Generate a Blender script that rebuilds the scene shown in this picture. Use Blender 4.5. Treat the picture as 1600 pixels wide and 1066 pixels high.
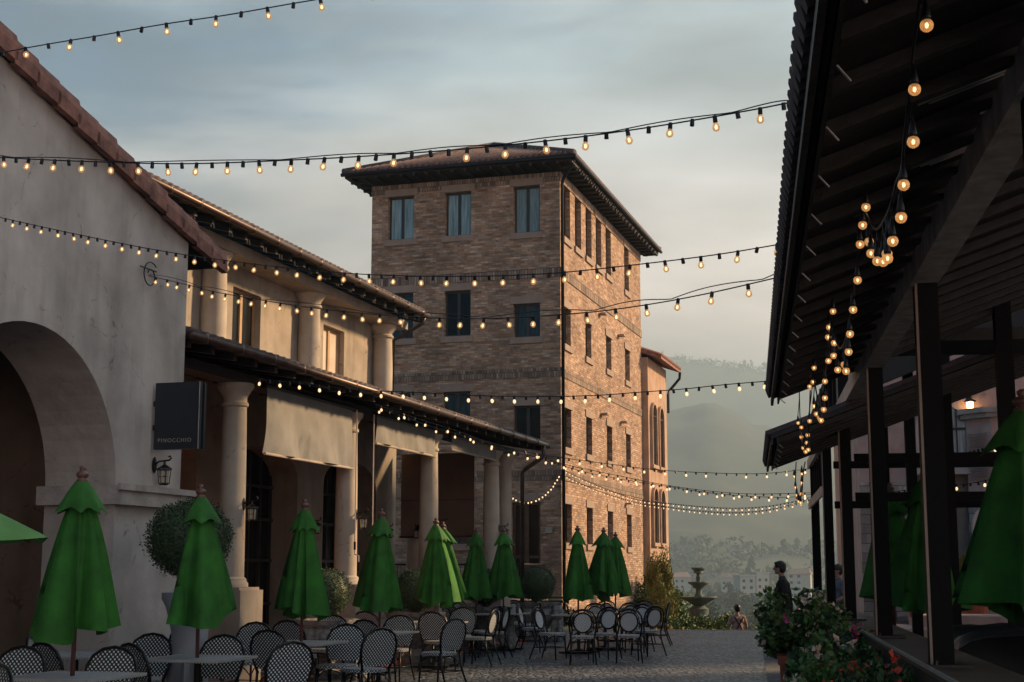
import bpy, math, random
from mathutils import Vector, Matrix, noise
rad = math.radians
S = bpy.context.scene
for o in list(bpy.data.objects): bpy.data.objects.remove(o)
C = S.collection
random.seed(7)

# ------------------------------------------------------------------ camera
FPX, CY, CX, EYE = 2222.0, 555.0, 800.0, 1.6
PITCH = math.atan(335 / 2222.)
cd = bpy.data.cameras.new('camera'); cam = bpy.data.objects.new('camera', cd); C.objects.link(cam)
cd.sensor_width = 36; cd.lens = 36 * FPX / 1600; cd.shift_y = (CY - 533) / 1600.
cd.clip_start = .1; cd.clip_end = 20000
cam.location = (0, 0, EYE); cam.rotation_euler = (math.pi / 2 + PITCH, 0, 0)
S.camera = cam

# ------------------------------------------------------------------ sky, sun, exposure
SUN_AZ, SUN_EL = rad(70), rad(24)
W = bpy.data.worlds.new('World'); S.world = W; W.use_nodes = True
nt = W.node_tree; nt.nodes.clear()
def N(t, **k):
    n = nt.nodes.new(t)
    for a, b in k.items(): setattr(n, a, b)
    return n
out = N('ShaderNodeOutputWorld'); bg = N('ShaderNodeBackground'); bg.inputs[1].default_value = .12
sky = N('ShaderNodeTexSky', sky_type='NISHITA', sun_disc=False, sun_elevation=SUN_EL, sun_rotation=SUN_AZ)
sky.air_density = 1.0; sky.dust_density = 1.5; sky.ozone_density = 2.0
tint = N('ShaderNodeMix', data_type='RGBA', blend_type='MULTIPLY'); tint.inputs[0].default_value = 1
tint.inputs[7].default_value = (.06, .24, .31, 1)
nt.links.new(sky.outputs[0], tint.inputs[6])
tc = N('ShaderNodeTexCoord'); mp = N('ShaderNodeMapping'); mp.inputs['Scale'].default_value = (1.5, 1.5, 5.2)
mp.inputs['Rotation'].default_value = (rad(12), rad(-14), 0); mp.inputs['Location'].default_value = (.35, .1, .3)
nz = N('ShaderNodeTexNoise'); nz.inputs['Scale'].default_value = 1.5; nz.inputs['Detail'].default_value = 7
nz.inputs['Roughness'].default_value = .52; nz.inputs['Distortion'].default_value = .35
nt.links.new(tc.outputs['Generated'], mp.inputs[0]); nt.links.new(mp.outputs[0], nz.inputs['Vector'])
sep = N('ShaderNodeSeparateXYZ'); nt.links.new(tc.outputs['Generated'], sep.inputs[0])
# cover: denser cloud towards the horizon and towards the sun side
cv = N('ShaderNodeMath', operation='MULTIPLY_ADD'); nt.links.new(sep.outputs[2], cv.inputs[0]); cv.inputs[1].default_value = -1.5; cv.inputs[2].default_value = .52
cx_ = N('ShaderNodeMath', operation='MULTIPLY_ADD'); nt.links.new(sep.outputs[0], cx_.inputs[0]); cx_.inputs[1].default_value = 1.5
nt.links.new(cv.outputs[0], cx_.inputs[2])
ad = N('ShaderNodeMath', operation='MULTIPLY_ADD'); nt.links.new(nz.outputs[0], ad.inputs[0]); ad.inputs[1].default_value = 2.7
nt.links.new(cx_.outputs[0], ad.inputs[2])
mr = N('ShaderNodeMapRange', interpolation_type='SMOOTHSTEP'); mr.inputs[1].default_value = .85; mr.inputs[2].default_value = 1.6
nt.links.new(ad.outputs[0], mr.inputs[0])
ccol = N('ShaderNodeValToRGB')      # clouds: warm and pale low down, grey high up
ccol.color_ramp.elements[0].position = .0; ccol.color_ramp.elements[0].color = (5.8, 4.3, 3.6, 1)
ccol.color_ramp.elements[1].position = .62; ccol.color_ramp.elements[1].color = (4.2, 4.7, 5.0, 1)
e = ccol.color_ramp.elements.new(.17); e.color = (4.9, 4.0, 3.5, 1)
e = ccol.color_ramp.elements.new(.34); e.color = (1.5, 1.88, 2.08, 1)
nt.links.new(sep.outputs[2], ccol.inputs[0])
mx = N('ShaderNodeMix', data_type='RGBA'); nt.links.new(mr.outputs[0], mx.inputs[0])
nt.links.new(tint.outputs[2], mx.inputs[6]); nt.links.new(ccol.outputs[0], mx.inputs[7])
nz2 = N('ShaderNodeTexNoise'); nz2.inputs['Scale'].default_value = 2.6; nz2.inputs['Detail'].default_value = 5
nt.links.new(mp.outputs[0], nz2.inputs['Vector'])
mr2 = N('ShaderNodeMapRange'); mr2.inputs[1].default_value = .3; mr2.inputs[2].default_value = .7; mr2.inputs[3].default_value = .52; mr2.inputs[4].default_value = 1.36
nt.links.new(nz2.outputs[0], mr2.inputs[0])
mx2 = N('ShaderNodeVectorMath', operation='SCALE'); nt.links.new(mx.outputs[2], mx2.inputs[0]); nt.links.new(mr2.outputs[0], mx2.inputs['Scale'])
nt.links.new(mx2.outputs[0], bg.inputs[0]); nt.links.new(bg.outputs[0], out.inputs[0])
sd = bpy.data.lights.new('sun', 'SUN'); sun = bpy.data.objects.new('sun', sd); C.objects.link(sun)
sd.energy = 4.4; sd.angle = rad(5); sd.color = (1, .65, .34)
sv = Vector((math.sin(SUN_AZ) * math.cos(SUN_EL), math.cos(SUN_AZ) * math.cos(SUN_EL), math.sin(SUN_EL)))
sun.rotation_euler = sv.to_track_quat('Z', 'Y').to_euler()
S.view_settings.view_transform = 'Standard'; S.view_settings.look = 'None'
S.view_settings.gamma = 1; S.view_settings.exposure = 1.42

# ------------------------------------------------------------------ frames and picking
def frame(deg):
    a = rad(deg); sa, ca = math.sin(a), math.cos(a)
    def F(p, q, z=0.): return Vector((sa * p + ca * q, ca * p - sa * q, z))
    F.ang = -a
    return F
L = frame(16.74); R = frame(9.45)
def G(x, y, z=0.): return Vector((x, y, z))
G.ang = 0
def at(u, v, Y):
    x = (u - CX) / FPX; y = -(v - CY) / FPX
    d = Vector((x, math.cos(PITCH) - y * math.sin(PITCH), math.sin(PITCH) + y * math.cos(PITCH)))
    return Vector((0, 0, EYE)) + d * (Y / d.y)

# ------------------------------------------------------------------ materials
M = {}
def mat(name, col, rough=.7, var=0., scale=3., bump=0., bscale=40., col2=None, metal=0., spec=.5, coords='Object', stretch=(1, 1, 1), detail=5):
    m = bpy.data.materials.new(name); m.use_nodes = True; t = m.node_tree; b = t.nodes['Principled BSDF']
    b.inputs['Base Color'].default_value = (*col, 1); b.inputs['Roughness'].default_value = rough
    b.inputs['Metallic'].default_value = metal; b.inputs['Specular IOR Level'].default_value = spec
    tcn = t.nodes.new('ShaderNodeTexCoord'); mp = t.nodes.new('ShaderNodeMapping'); mp.inputs['Scale'].default_value = stretch
    t.links.new(tcn.outputs[coords], mp.inputs[0])
    if var or col2:
        n = t.nodes.new('ShaderNodeTexNoise'); n.inputs['Scale'].default_value = scale; n.inputs['Detail'].default_value = detail
        t.links.new(mp.outputs[0], n.inputs['Vector'])
        r = t.nodes.new('ShaderNodeValToRGB'); r.color_ramp.elements[0].position = .32; r.color_ramp.elements[1].position = .68
        c2 = col2 or [min(1, c * (1 + var)) for c in col]; c1 = col if col2 else [c * (1 - var) for c in col]
        r.color_ramp.elements[0].color = (*c1, 1); r.color_ramp.elements[1].color = (*c2, 1)
        t.links.new(n.outputs[0], r.inputs[0]); t.links.new(r.outputs[0], b.inputs['Base Color'])
    if bump:
        n2 = t.nodes.new('ShaderNodeTexNoise'); n2.inputs['Scale'].default_value = bscale; n2.inputs['Detail'].default_value = 4
        t.links.new(mp.outputs[0], n2.inputs['Vector'])
        bp = t.nodes.new('ShaderNodeBump'); bp.inputs['Strength'].default_value = bump; bp.inputs['Distance'].default_value = .02
        t.links.new(n2.outputs[0], bp.inputs['Height']); t.links.new(bp.outputs[0], b.inputs['Normal'])
    M[name] = m; return m
def stucco(name, c1, c2, bump=.35):
    m = mat(name, c1, .88, col2=c2, scale=1.1, stretch=(1, 1, .38), detail=8)
    t = m.node_tree; b = t.nodes['Principled BSDF']
    tcn = [n for n in t.nodes if n.type == 'TEX_COORD'][0]
    n = t.nodes.new('ShaderNodeTexNoise'); n.inputs['Scale'].default_value = 7; n.inputs['Detail'].default_value = 9; n.inputs['Roughness'].default_value = .65
    t.links.new(tcn.outputs['Object'], n.inputs['Vector'])
    # thin vertical weather streaks
    mp2 = t.nodes.new('ShaderNodeMapping'); mp2.inputs['Scale'].default_value = (2.3, 2.3, .28); t.links.new(tcn.outputs['Object'], mp2.inputs[0])
    ns = t.nodes.new('ShaderNodeTexNoise'); ns.inputs['Scale'].default_value = 1.6; ns.inputs['Detail'].default_value = 6; t.links.new(mp2.outputs[0], ns.inputs['Vector'])
    rs = t.nodes.new('ShaderNodeMapRange'); rs.inputs[1].default_value = .52; rs.inputs[2].default_value = .8; rs.inputs[3].default_value = 0; rs.inputs[4].default_value = .5
    t.links.new(ns.outputs[0], rs.inputs[0])
    mx = t.nodes.new('ShaderNodeMix'); mx.data_type = 'RGBA'; mx.blend_type = 'MULTIPLY'
    src = b.inputs['Base Color'].links[0].from_socket
    # hairline cracks, only in some patches
    dn = t.nodes.new('ShaderNodeTexNoise'); dn.inputs['Scale'].default_value = 2.2; dn.inputs['Detail'].default_value = 6; t.links.new(tcn.outputs['Object'], dn.inputs['Vector'])
    dv = t.nodes.new('ShaderNodeVectorMath'); dv.operation = 'MULTIPLY_ADD'; dv.inputs[1].default_value = (.7, .7, .7); t.links.new(dn.outputs['Color'], dv.inputs[0]); t.links.new(tcn.outputs['Object'], dv.inputs[2])
    vr = t.nodes.new('ShaderNodeTexVoronoi'); vr.feature = 'DISTANCE_TO_EDGE'; vr.inputs['Scale'].default_value = .75; t.links.new(dv.outputs[0], vr.inputs['Vector'])
    ck = t.nodes.new('ShaderNodeMapRange'); ck.inputs[1].default_value = .0; ck.inputs[2].default_value = .012; ck.inputs[3].default_value = 1; ck.inputs[4].default_value = 0; t.links.new(vr.outputs[0], ck.inputs[0])
    pm = t.nodes.new('ShaderNodeMapRange'); pm.inputs[1].default_value = .5; pm.inputs[2].default_value = .62; t.links.new(n.outputs[0], pm.inputs[0])
    cm = t.nodes.new('ShaderNodeMath'); cm.operation = 'MULTIPLY'; t.links.new(ck.outputs[0], cm.inputs[0]); t.links.new(pm.outputs[0], cm.inputs[1])
    blotch = t.nodes.new('ShaderNodeMapRange'); blotch.inputs[1].default_value = .3; blotch.inputs[2].default_value = .7; blotch.inputs[3].default_value = .80; blotch.inputs[4].default_value = 1.12; t.links.new(dn.outputs[0], blotch.inputs[0])
    bs = t.nodes.new('ShaderNodeVectorMath'); bs.operation = 'SCALE'; t.links.new(src, bs.inputs[0]); t.links.new(blotch.outputs[0], bs.inputs['Scale'])
    cxm = t.nodes.new('ShaderNodeMix'); cxm.data_type = 'RGBA'; cxm.blend_type = 'MULTIPLY'; t.links.new(cm.outputs[0], cxm.inputs[0]); t.links.new(bs.outputs[0], cxm.inputs[6]); cxm.inputs[7].default_value = (.45, .42, .4, 1); src = cxm.outputs[2]
    t.links.new(rs.outputs[0], mx.inputs[0]); t.links.new(src, mx.inputs[6]); mx.inputs[7].default_value = (.45, .43, .42, 1)
    t.links.new(mx.outputs[2], b.inputs['Base Color'])
    bp = t.nodes.new('ShaderNodeBump'); bp.inputs['Strength'].default_value = bump; bp.inputs['Distance'].default_value = .03
    t.links.new(n.outputs[0], bp.inputs['Height']); t.links.new(bp.outputs[0], b.inputs['Normal'])
    return m
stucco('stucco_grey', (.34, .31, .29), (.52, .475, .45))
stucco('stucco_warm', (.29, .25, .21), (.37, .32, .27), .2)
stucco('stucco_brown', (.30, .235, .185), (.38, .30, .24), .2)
stucco('stucco_ochre', (.34, .22, .155), (.42, .28, .20), .2)
stucco('stucco_pink', (.46, .33, .30), (.54, .40, .36), .2)
stucco('column_stone', (.38, .33, .285), (.45, .40, .345), .15)
mat('trim_stone', (.27, .20, .16), .8, .12, 3, .2, 30)
mat('ledge_stone', (.36, .33, .31), .85, .22, 4, .4, 25)
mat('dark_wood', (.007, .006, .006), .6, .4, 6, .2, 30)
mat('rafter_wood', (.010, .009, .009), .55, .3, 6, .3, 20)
mat('black_metal', (.005, .005, .007), .35, .2, 5, spec=.35)
mat('black_steel', (.003, .003, .0035), .6, .3, 2, .08, 60, spec=.12)
mat('rust_beam', (.34, .28, .25), .45, col2=(.66, .58, .53), scale=9, bump=.1, metal=.1, stretch=(1, 1, .5))
mat('metal_and_light_streaks', (.42, .41, .40), .4, .3, 4, metal=.2)
mat('rim_and_highlight_metal', (.45, .44, .42), .35, .1, 6, metal=.3)
mat('copper', (.075, .05, .042), .4, .25, 5, metal=.5)
mat('plank_brown', (.10, .07, .055), .5, .3, 5, .2, 40)
mat('tile_red', (.20, .085, .065), .75, .45, 7, .3, 40)
mat('tile_brown', (.115, .065, .055), .8, .45, 7, .3, 40)
mat('tile_dark', (.065, .045, .045), .8, .4, 8, .3, 40)
mat('window_frame', (.025, .022, .022), .5, .2, 4)
mat('frame_gold', (.40, .25, .13), .6, .15, 4)
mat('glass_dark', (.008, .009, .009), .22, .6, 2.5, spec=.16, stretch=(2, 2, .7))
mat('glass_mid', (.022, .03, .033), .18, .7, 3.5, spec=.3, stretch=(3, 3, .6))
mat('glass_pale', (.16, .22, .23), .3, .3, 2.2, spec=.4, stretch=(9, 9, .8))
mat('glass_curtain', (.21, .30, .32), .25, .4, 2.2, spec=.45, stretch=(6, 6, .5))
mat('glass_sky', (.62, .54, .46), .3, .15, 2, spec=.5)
mat('umbrella_green', (.023, .135, .013), .85, .35, 4, .25, 90)
mat('umbrella_light', (.10, .26, .06), .8, .15, 5, .2, 90)
mat('pole_wood', (.09, .028, .022), .45, .25, 9)
mat('finial_wood', (.12, .055, .042), .4, .2, 20)
mat('blind_fabric', (.19, .195, .20), .75, .12, 4, .35, 6)
mat('blind_brown', (.20, .135, .105), .8, .12, 2)
mat('sign_navy', (.008, .013, .02), .5, .2, 4)
mat('sign_letter', (.26, .23, .19), .6, .2, 30)
mat('terracotta', (.42, .10, .055), .7, .2, 6, .15, 40)
mat('urn_stone', (.22, .22, .225), .85, .45, 14, .8, 40)
mat('pale_plinth', (.33, .35, .39), .75, .12, 3)
mat('foliage_dark', (.018, .042, .014), .6, .5, 9)
mat('foliage_box', (.045, .08, .035), .6, .55, 14)
mat('foliage_yellow', (.16, .15, .025), .65, .45, 5)
mat('foliage_mid', (.08, .14, .035), .65, .5, 6)
mat('foliage_fresh', (.075, .18, .035), .5, .6, 10)
mat('bark', (.07, .05, .04), .9, .3, 10, .5, 20)
for n_, c_ in (('petal_pink', (.62, .07, .20)), ('petal_red', (.65, .07, .03)), ('petal_pale', (.72, .52, .42)), ('petal_purple', (.30, .06, .28))): mat(n_, c_, .6, .3, 30)
mat('skin', (.36, .21, .15), .55, .08, 20); mat('hair', (.012, .01, .01), .45, .3, 60)
mat('cloth_black', (.012, .012, .014), .85, .2, 20, .3, 60); mat('cloth_pink', (.36, .24, .20), .85, .12, 8, .3, 30)
mat('cloth_blue', (.12, .14, .18), .85, .2, 8); mat('strap', (.03, .018, .02), .7, .1, 8)
mat('fountain_stone', (.085, .115, .11), .8, .35, 5, .5, 20)
mat('house_white', (.34, .33, .31), .8, .1, .3); mat('house_roof', (.22, .15, .13), .8, .2, .4)
mat('tree_far', (.045, .065, .03), .8, .5, .25); mat('tree_far_b', (.085, .085, .035), .8, .5, .25)
mat('tarp_black', (.01, .01, .011), .42, .3, 4, .4, 10)
mat('shutter', (.33, .28, .27), .7, .1, 8); mat('white_trim', (.55, .46, .42), .7, .1, 4)
mat('lamp_glass', (.30, .27, .22), .25, .15, 20)

def emis(name, col, st, base=(.5, .4, .3)):
    m = bpy.data.materials.new(name); m.use_nodes = True; b = m.node_tree.nodes['Principled BSDF']
    t = m.node_tree; n = t.nodes.new('ShaderNodeTexNoise'); n.inputs['Scale'].default_value = 30
    r = t.nodes.new('ShaderNodeMapRange'); r.inputs[3].default_value = st * .8; r.inputs[4].default_value = st * 1.2
    t.links.new(n.outputs[0], r.inputs[0]); t.links.new(r.outputs[0], b.inputs['Emission Strength'])
    b.inputs['Base Color'].default_value = (*base, 1); b.inputs['Emission Color'].default_value = (*col, 1)
    b.inputs['Roughness'].default_value = .2
    m.cycles.emission_sampling = 'NONE'; M[name] = m
emis('bulb_warm', (1, .60, .26), 2.0); emis('filament', (1, .72, .42), 1.9); emis('bulb_small', (1, .64, .34), .55); emis('lamp_lit', (1, .55, .2), 5.)
def bulb_glass(name, tintc, em):
    m = bpy.data.materials.new(name); m.use_nodes = True; t = m.node_tree; t.nodes.clear()
    o = t.nodes.new('ShaderNodeOutputMaterial'); tr = t.nodes.new('ShaderNodeBsdfTransparent'); tr.inputs[0].default_value = (1, .93, .8, 1)
    p = t.nodes.new('ShaderNodeBsdfPrincipled'); p.inputs['Base Color'].default_value = (*tintc, 1); p.inputs['Roughness'].default_value = .08
    p.inputs['Emission Color'].default_value = (1, .50, .16, 1); p.inputs['Specular IOR Level'].default_value = 1.
    n = t.nodes.new('ShaderNodeTexNoise'); n.inputs['Scale'].default_value = 45; r = t.nodes.new('ShaderNodeMapRange')
    r.inputs[1].default_value = .35; r.inputs[2].default_value = .65; r.inputs[3].default_value = em * .4; r.inputs[4].default_value = em * 1.5
    t.links.new(n.outputs[0], r.inputs[0]); t.links.new(r.outputs[0], p.inputs['Emission Strength'])
    mx = t.nodes.new('ShaderNodeMixShader'); mx.inputs[0].default_value = .62
    t.links.new(tr.outputs[0], mx.inputs[1]); t.links.new(p.outputs[0], mx.inputs[2]); t.links.new(mx.outputs[0], o.inputs[0])
    m.cycles.emission_sampling = 'NONE'; M[name] = m
bulb_glass('bulb_glass', (.55, .42, .26), .10); bulb_glass('globe_glass', (.7, .42, .2), .13)

def brickmat(name, c1, c2, mortar, var, sc=1., bw=.24, bh=.075, bump=.9):
    m = bpy.data.materials.new(name); m.use_nodes = True; t = m.node_tree; b = t.nodes['Principled BSDF']; b.inputs['Roughness'].default_value = .9
    tcn = t.nodes.new('ShaderNodeTexCoord')
    def brick(w, off, a, bb, mo, ms):
        br = t.nodes.new('ShaderNodeTexBrick'); br.inputs['Scale'].default_value = 1; br.inputs['Brick Width'].default_value = w
        br.inputs['Row Height'].default_value = bh; br.inputs['Mortar Size'].default_value = ms; br.inputs['Bias'].default_value = off
        br.inputs['Color1'].default_value = (*a, 1); br.inputs['Color2'].default_value = (*bb, 1); br.inputs['Mortar'].default_value = (*mo, 1)
        return br
    wv = t.nodes.new('ShaderNodeTexNoise'); wv.inputs['Scale'].default_value = 3.; t.links.new(tcn.outputs['UV'], wv.inputs['Vector'])
    av = t.nodes.new('ShaderNodeVectorMath'); av.operation = 'MULTIPLY_ADD'; av.inputs[1].default_value = (.02, .012, 0)
    t.links.new(wv.outputs['Color'], av.inputs[0]); t.links.new(tcn.outputs['UV'], av.inputs[2])
    br = brick(bw, -.1, c1, c2, mortar, .009); t.links.new(av.outputs[0], br.inputs['Vector'])
    # second brick layer at a longer module picks out odd dark and pale bricks
    of = t.nodes.new('ShaderNodeVectorMath'); of.operation = 'ADD'; of.inputs[1].default_value = (3.17, bh * 40, 0); t.links.new(av.outputs[0], of.inputs[0])
    b2 = brick(bw * 1.6, -.62, (1, 1, 1), (.22, .19, .19), (1, 1, 1), .0); t.links.new(of.outputs[0], b2.inputs['Vector'])
    b3 = brick(bw * 1.0, -.5, (1, 1, 1), (1.75, 1.85, 1.95), (1, 1, 1), .0)
    of3 = t.nodes.new('ShaderNodeVectorMath'); of3.operation = 'ADD'; of3.inputs[1].default_value = (7.1, bh * 90, 0); t.links.new(av.outputs[0], of3.inputs[0]); t.links.new(of3.outputs[0], b3.inputs['Vector'])
    n = t.nodes.new('ShaderNodeTexNoise'); n.inputs['Scale'].default_value = .8; n.inputs['Detail'].default_value = 8; t.links.new(tcn.outputs['UV'], n.inputs['Vector'])
    r = t.nodes.new('ShaderNodeMapRange'); r.inputs[1].default_value = .3; r.inputs[2].default_value = .7; r.inputs[3].default_value = 1 - var; r.inputs[4].default_value = 1 + var; t.links.new(n.outputs[0], r.inputs[0])
    def mul(x, y):
        k = t.nodes.new('ShaderNodeMix'); k.data_type = 'RGBA'; k.blend_type = 'MULTIPLY'; k.inputs[0].default_value = 1; t.links.new(x, k.inputs[6]); t.links.new(y, k.inputs[7]); return k.outputs[2]
    c = mul(mul(br.outputs['Color'], b2.outputs['Color']), b3.outputs['Color'])
    s = t.nodes.new('ShaderNodeVectorMath'); s.operation = 'SCALE'; t.links.new(c, s.inputs[0]); t.links.new(r.outputs[0], s.inputs['Scale'])
    t.links.new(s.outputs[0], b.inputs['Base Color'])
    # relief: mortar joints, each brick at its own depth, rough faces
    sp = t.nodes.new('ShaderNodeRGBToBW'); t.links.new(c, sp.inputs[0])
    n3 = t.nodes.new('ShaderNodeTexNoise'); n3.inputs['Scale'].default_value = 9; n3.inputs['Detail'].default_value = 6; t.links.new(tcn.outputs['UV'], n3.inputs['Vector'])
    m1 = t.nodes.new('ShaderNodeMath'); m1.operation = 'MULTIPLY_ADD'; m1.inputs[1].default_value = -1.; t.links.new(br.outputs['Fac'], m1.inputs[0])
    m2 = t.nodes.new('ShaderNodeMath'); m2.operation = 'MULTIPLY_ADD'; m2.inputs[1].default_value = 1.6; t.links.new(sp.outputs[0], m2.inputs[0]); t.links.new(n3.outputs[0], m2.inputs[2])
    t.links.new(m2.outputs[0], m1.inputs[2])
    bp = t.nodes.new('ShaderNodeBump'); bp.inputs['Strength'].default_value = bump; bp.inputs['Distance'].default_value = .05
    t.links.new(m1.outputs[0], bp.inputs['Height']); t.links.new(bp.outputs[0], b.inputs['Normal'])
    M[name] = m
brickmat('tower_brick', (.25, .143, .092), (.46, .308, .212), (.24, .19, .15), .28)
brickmat('soldier_brick', (.15, .10, .075), (.33, .24, .18), (.07, .06, .05), .2, bw=.09, bh=.30)
brickmat('clad_stone', (.24, .20, .18), (.46, .42, .39), (.13, .11, .10), .3, bw=.5, bh=.22)
brickmat('slate_sett', (.085, .09, .095), (.13, .135, .14), (.04, .042, .045), .2, bw=.42, bh=.10, bump=.5)

def cobble():
    m = bpy.data.materials.new('cobble'); m.use_nodes = True; t = m.node_tree; b = t.nodes['Principled BSDF']
    tcn = t.nodes.new('ShaderNodeTexCoord')
    v = t.nodes.new('ShaderNodeTexVoronoi'); v.feature = 'DISTANCE_TO_EDGE'; v.inputs['Scale'].default_value = 8.5; v.inputs['Randomness'].default_value = .75
    vc = t.nodes.new('ShaderNodeTexVoronoi'); vc.inputs['Scale'].default_value = 8.5; vc.inputs['Randomness'].default_value = .75
    for x in (v, vc): t.links.new(tcn.outputs['Object'], x.inputs['Vector'])
    cr = t.nodes.new('ShaderNodeMapRange'); cr.interpolation_type = 'SMOOTHSTEP'; cr.inputs[1].default_value = .0; cr.inputs[2].default_value = .22
    t.links.new(v.outputs[0], cr.inputs[0])
    sepc = t.nodes.new('ShaderNodeSeparateColor'); t.links.new(vc.outputs['Color'], sepc.inputs[0])
    r = t.nodes.new('ShaderNodeValToRGB'); r.color_ramp.elements[0].color = (.055, .068, .085, 1); r.color_ramp.elements[1].color = (.20, .23, .27, 1)
    t.links.new(sepc.outputs[0], r.inputs[0])
    mo = t.nodes.new('ShaderNodeMix'); mo.data_type = 'RGBA'; mo.inputs[6].default_value = (.025, .026, .028, 1)
    t.links.new(cr.outputs[0], mo.inputs[0]); t.links.new(r.outputs[0], mo.inputs[7])
    n = t.nodes.new('ShaderNodeTexNoise'); n.inputs['Scale'].default_value = .35; n.inputs['Detail'].default_value = 6; t.links.new(tcn.outputs['Object'], n.inputs['Vector'])
    rr = t.nodes.new('ShaderNodeMapRange'); rr.inputs[1].default_value = .3; rr.inputs[2].default_value = .7; rr.inputs[3].default_value = .7; rr.inputs[4].default_value = 1.35; t.links.new(n.outputs[0], rr.inputs[0])
    s = t.nodes.new('ShaderNodeVectorMath'); s.operation = 'SCALE'; t.links.new(mo.outputs[2], s.inputs[0]); t.links.new(rr.outputs[0], s.inputs['Scale'])
    t.links.new(s.outputs[0], b.inputs['Base Color']); b.inputs['Roughness'].default_value = .5; b.inputs['Specular IOR Level'].default_value = .45
    ha = t.nodes.new('ShaderNodeMath'); ha.operation = 'MULTIPLY_ADD'; t.links.new(sepc.outputs[1], ha.inputs[0]); ha.inputs[1].default_value = .6; t.links.new(cr.outputs[0], ha.inputs[2])
    bp = t.nodes.new('ShaderNodeBump'); bp.inputs['Strength'].default_value = 1.; bp.inputs['Distance'].default_value = .03
    t.links.new(ha.outputs[0], bp.inputs['Height']); t.links.new(bp.outputs[0], b.inputs['Normal'])
    M['cobble'] = m
cobble()
def weave(name, pitch, rr, light, dark, inv=False):
    m = bpy.data.materials.new(name); m.use_nodes = True; t = m.node_tree; b = t.nodes['Principled BSDF']; b.inputs['Roughness'].default_value = .45
    tcn = t.nodes.new('ShaderNodeTexCoord'); mp = t.nodes.new('ShaderNodeMapping'); mp.inputs['Rotation'].default_value = (0, 0, rad(45)); mp.inputs['Scale'].default_value = (1 / pitch, 1 / pitch, 1)
    t.links.new(tcn.outputs['UV'], mp.inputs[0])
    v = t.nodes.new('ShaderNodeTexVoronoi'); v.voronoi_dimensions = '2D'; v.inputs['Scale'].default_value = 1; v.inputs['Randomness'].default_value = 0
    t.links.new(mp.outputs[0], v.inputs['Vector'])
    r = t.nodes.new('ShaderNodeMapRange'); r.inputs[1].default_value = rr - .06; r.inputs[2].default_value = rr + .06; t.links.new(v.outputs['Distance'], r.inputs[0])
    x = t.nodes.new('ShaderNodeMix'); x.data_type = 'RGBA'; x.inputs[6].default_value = (*(dark if inv else light), 1); x.inputs[7].default_value = (*(light if inv else dark), 1)
    t.links.new(r.outputs[0], x.inputs[0]); t.links.new(x.outputs[2], b.inputs['Base Color'])
    bp = t.nodes.new('ShaderNodeBump'); bp.inputs['Strength'].default_value = .5; bp.inputs['Distance'].default_value = .004
    t.links.new(r.outputs[0], bp.inputs['Height']); t.links.new(bp.outputs[0], b.inputs['Normal'])
    M[name] = m
weave('weave_back', .030, .29, (.80, .86, .88), (.010, .012, .018))
weave('weave_light', .036, .26, (.66, .70, .73), (.03, .032, .04), True)
weave('weave_seat', .03, .36, (.62, .66, .68), (.02, .02, .026))
weave('weave_table', .022, .38, (.62, .66, .70), (.03, .032, .04))

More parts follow.
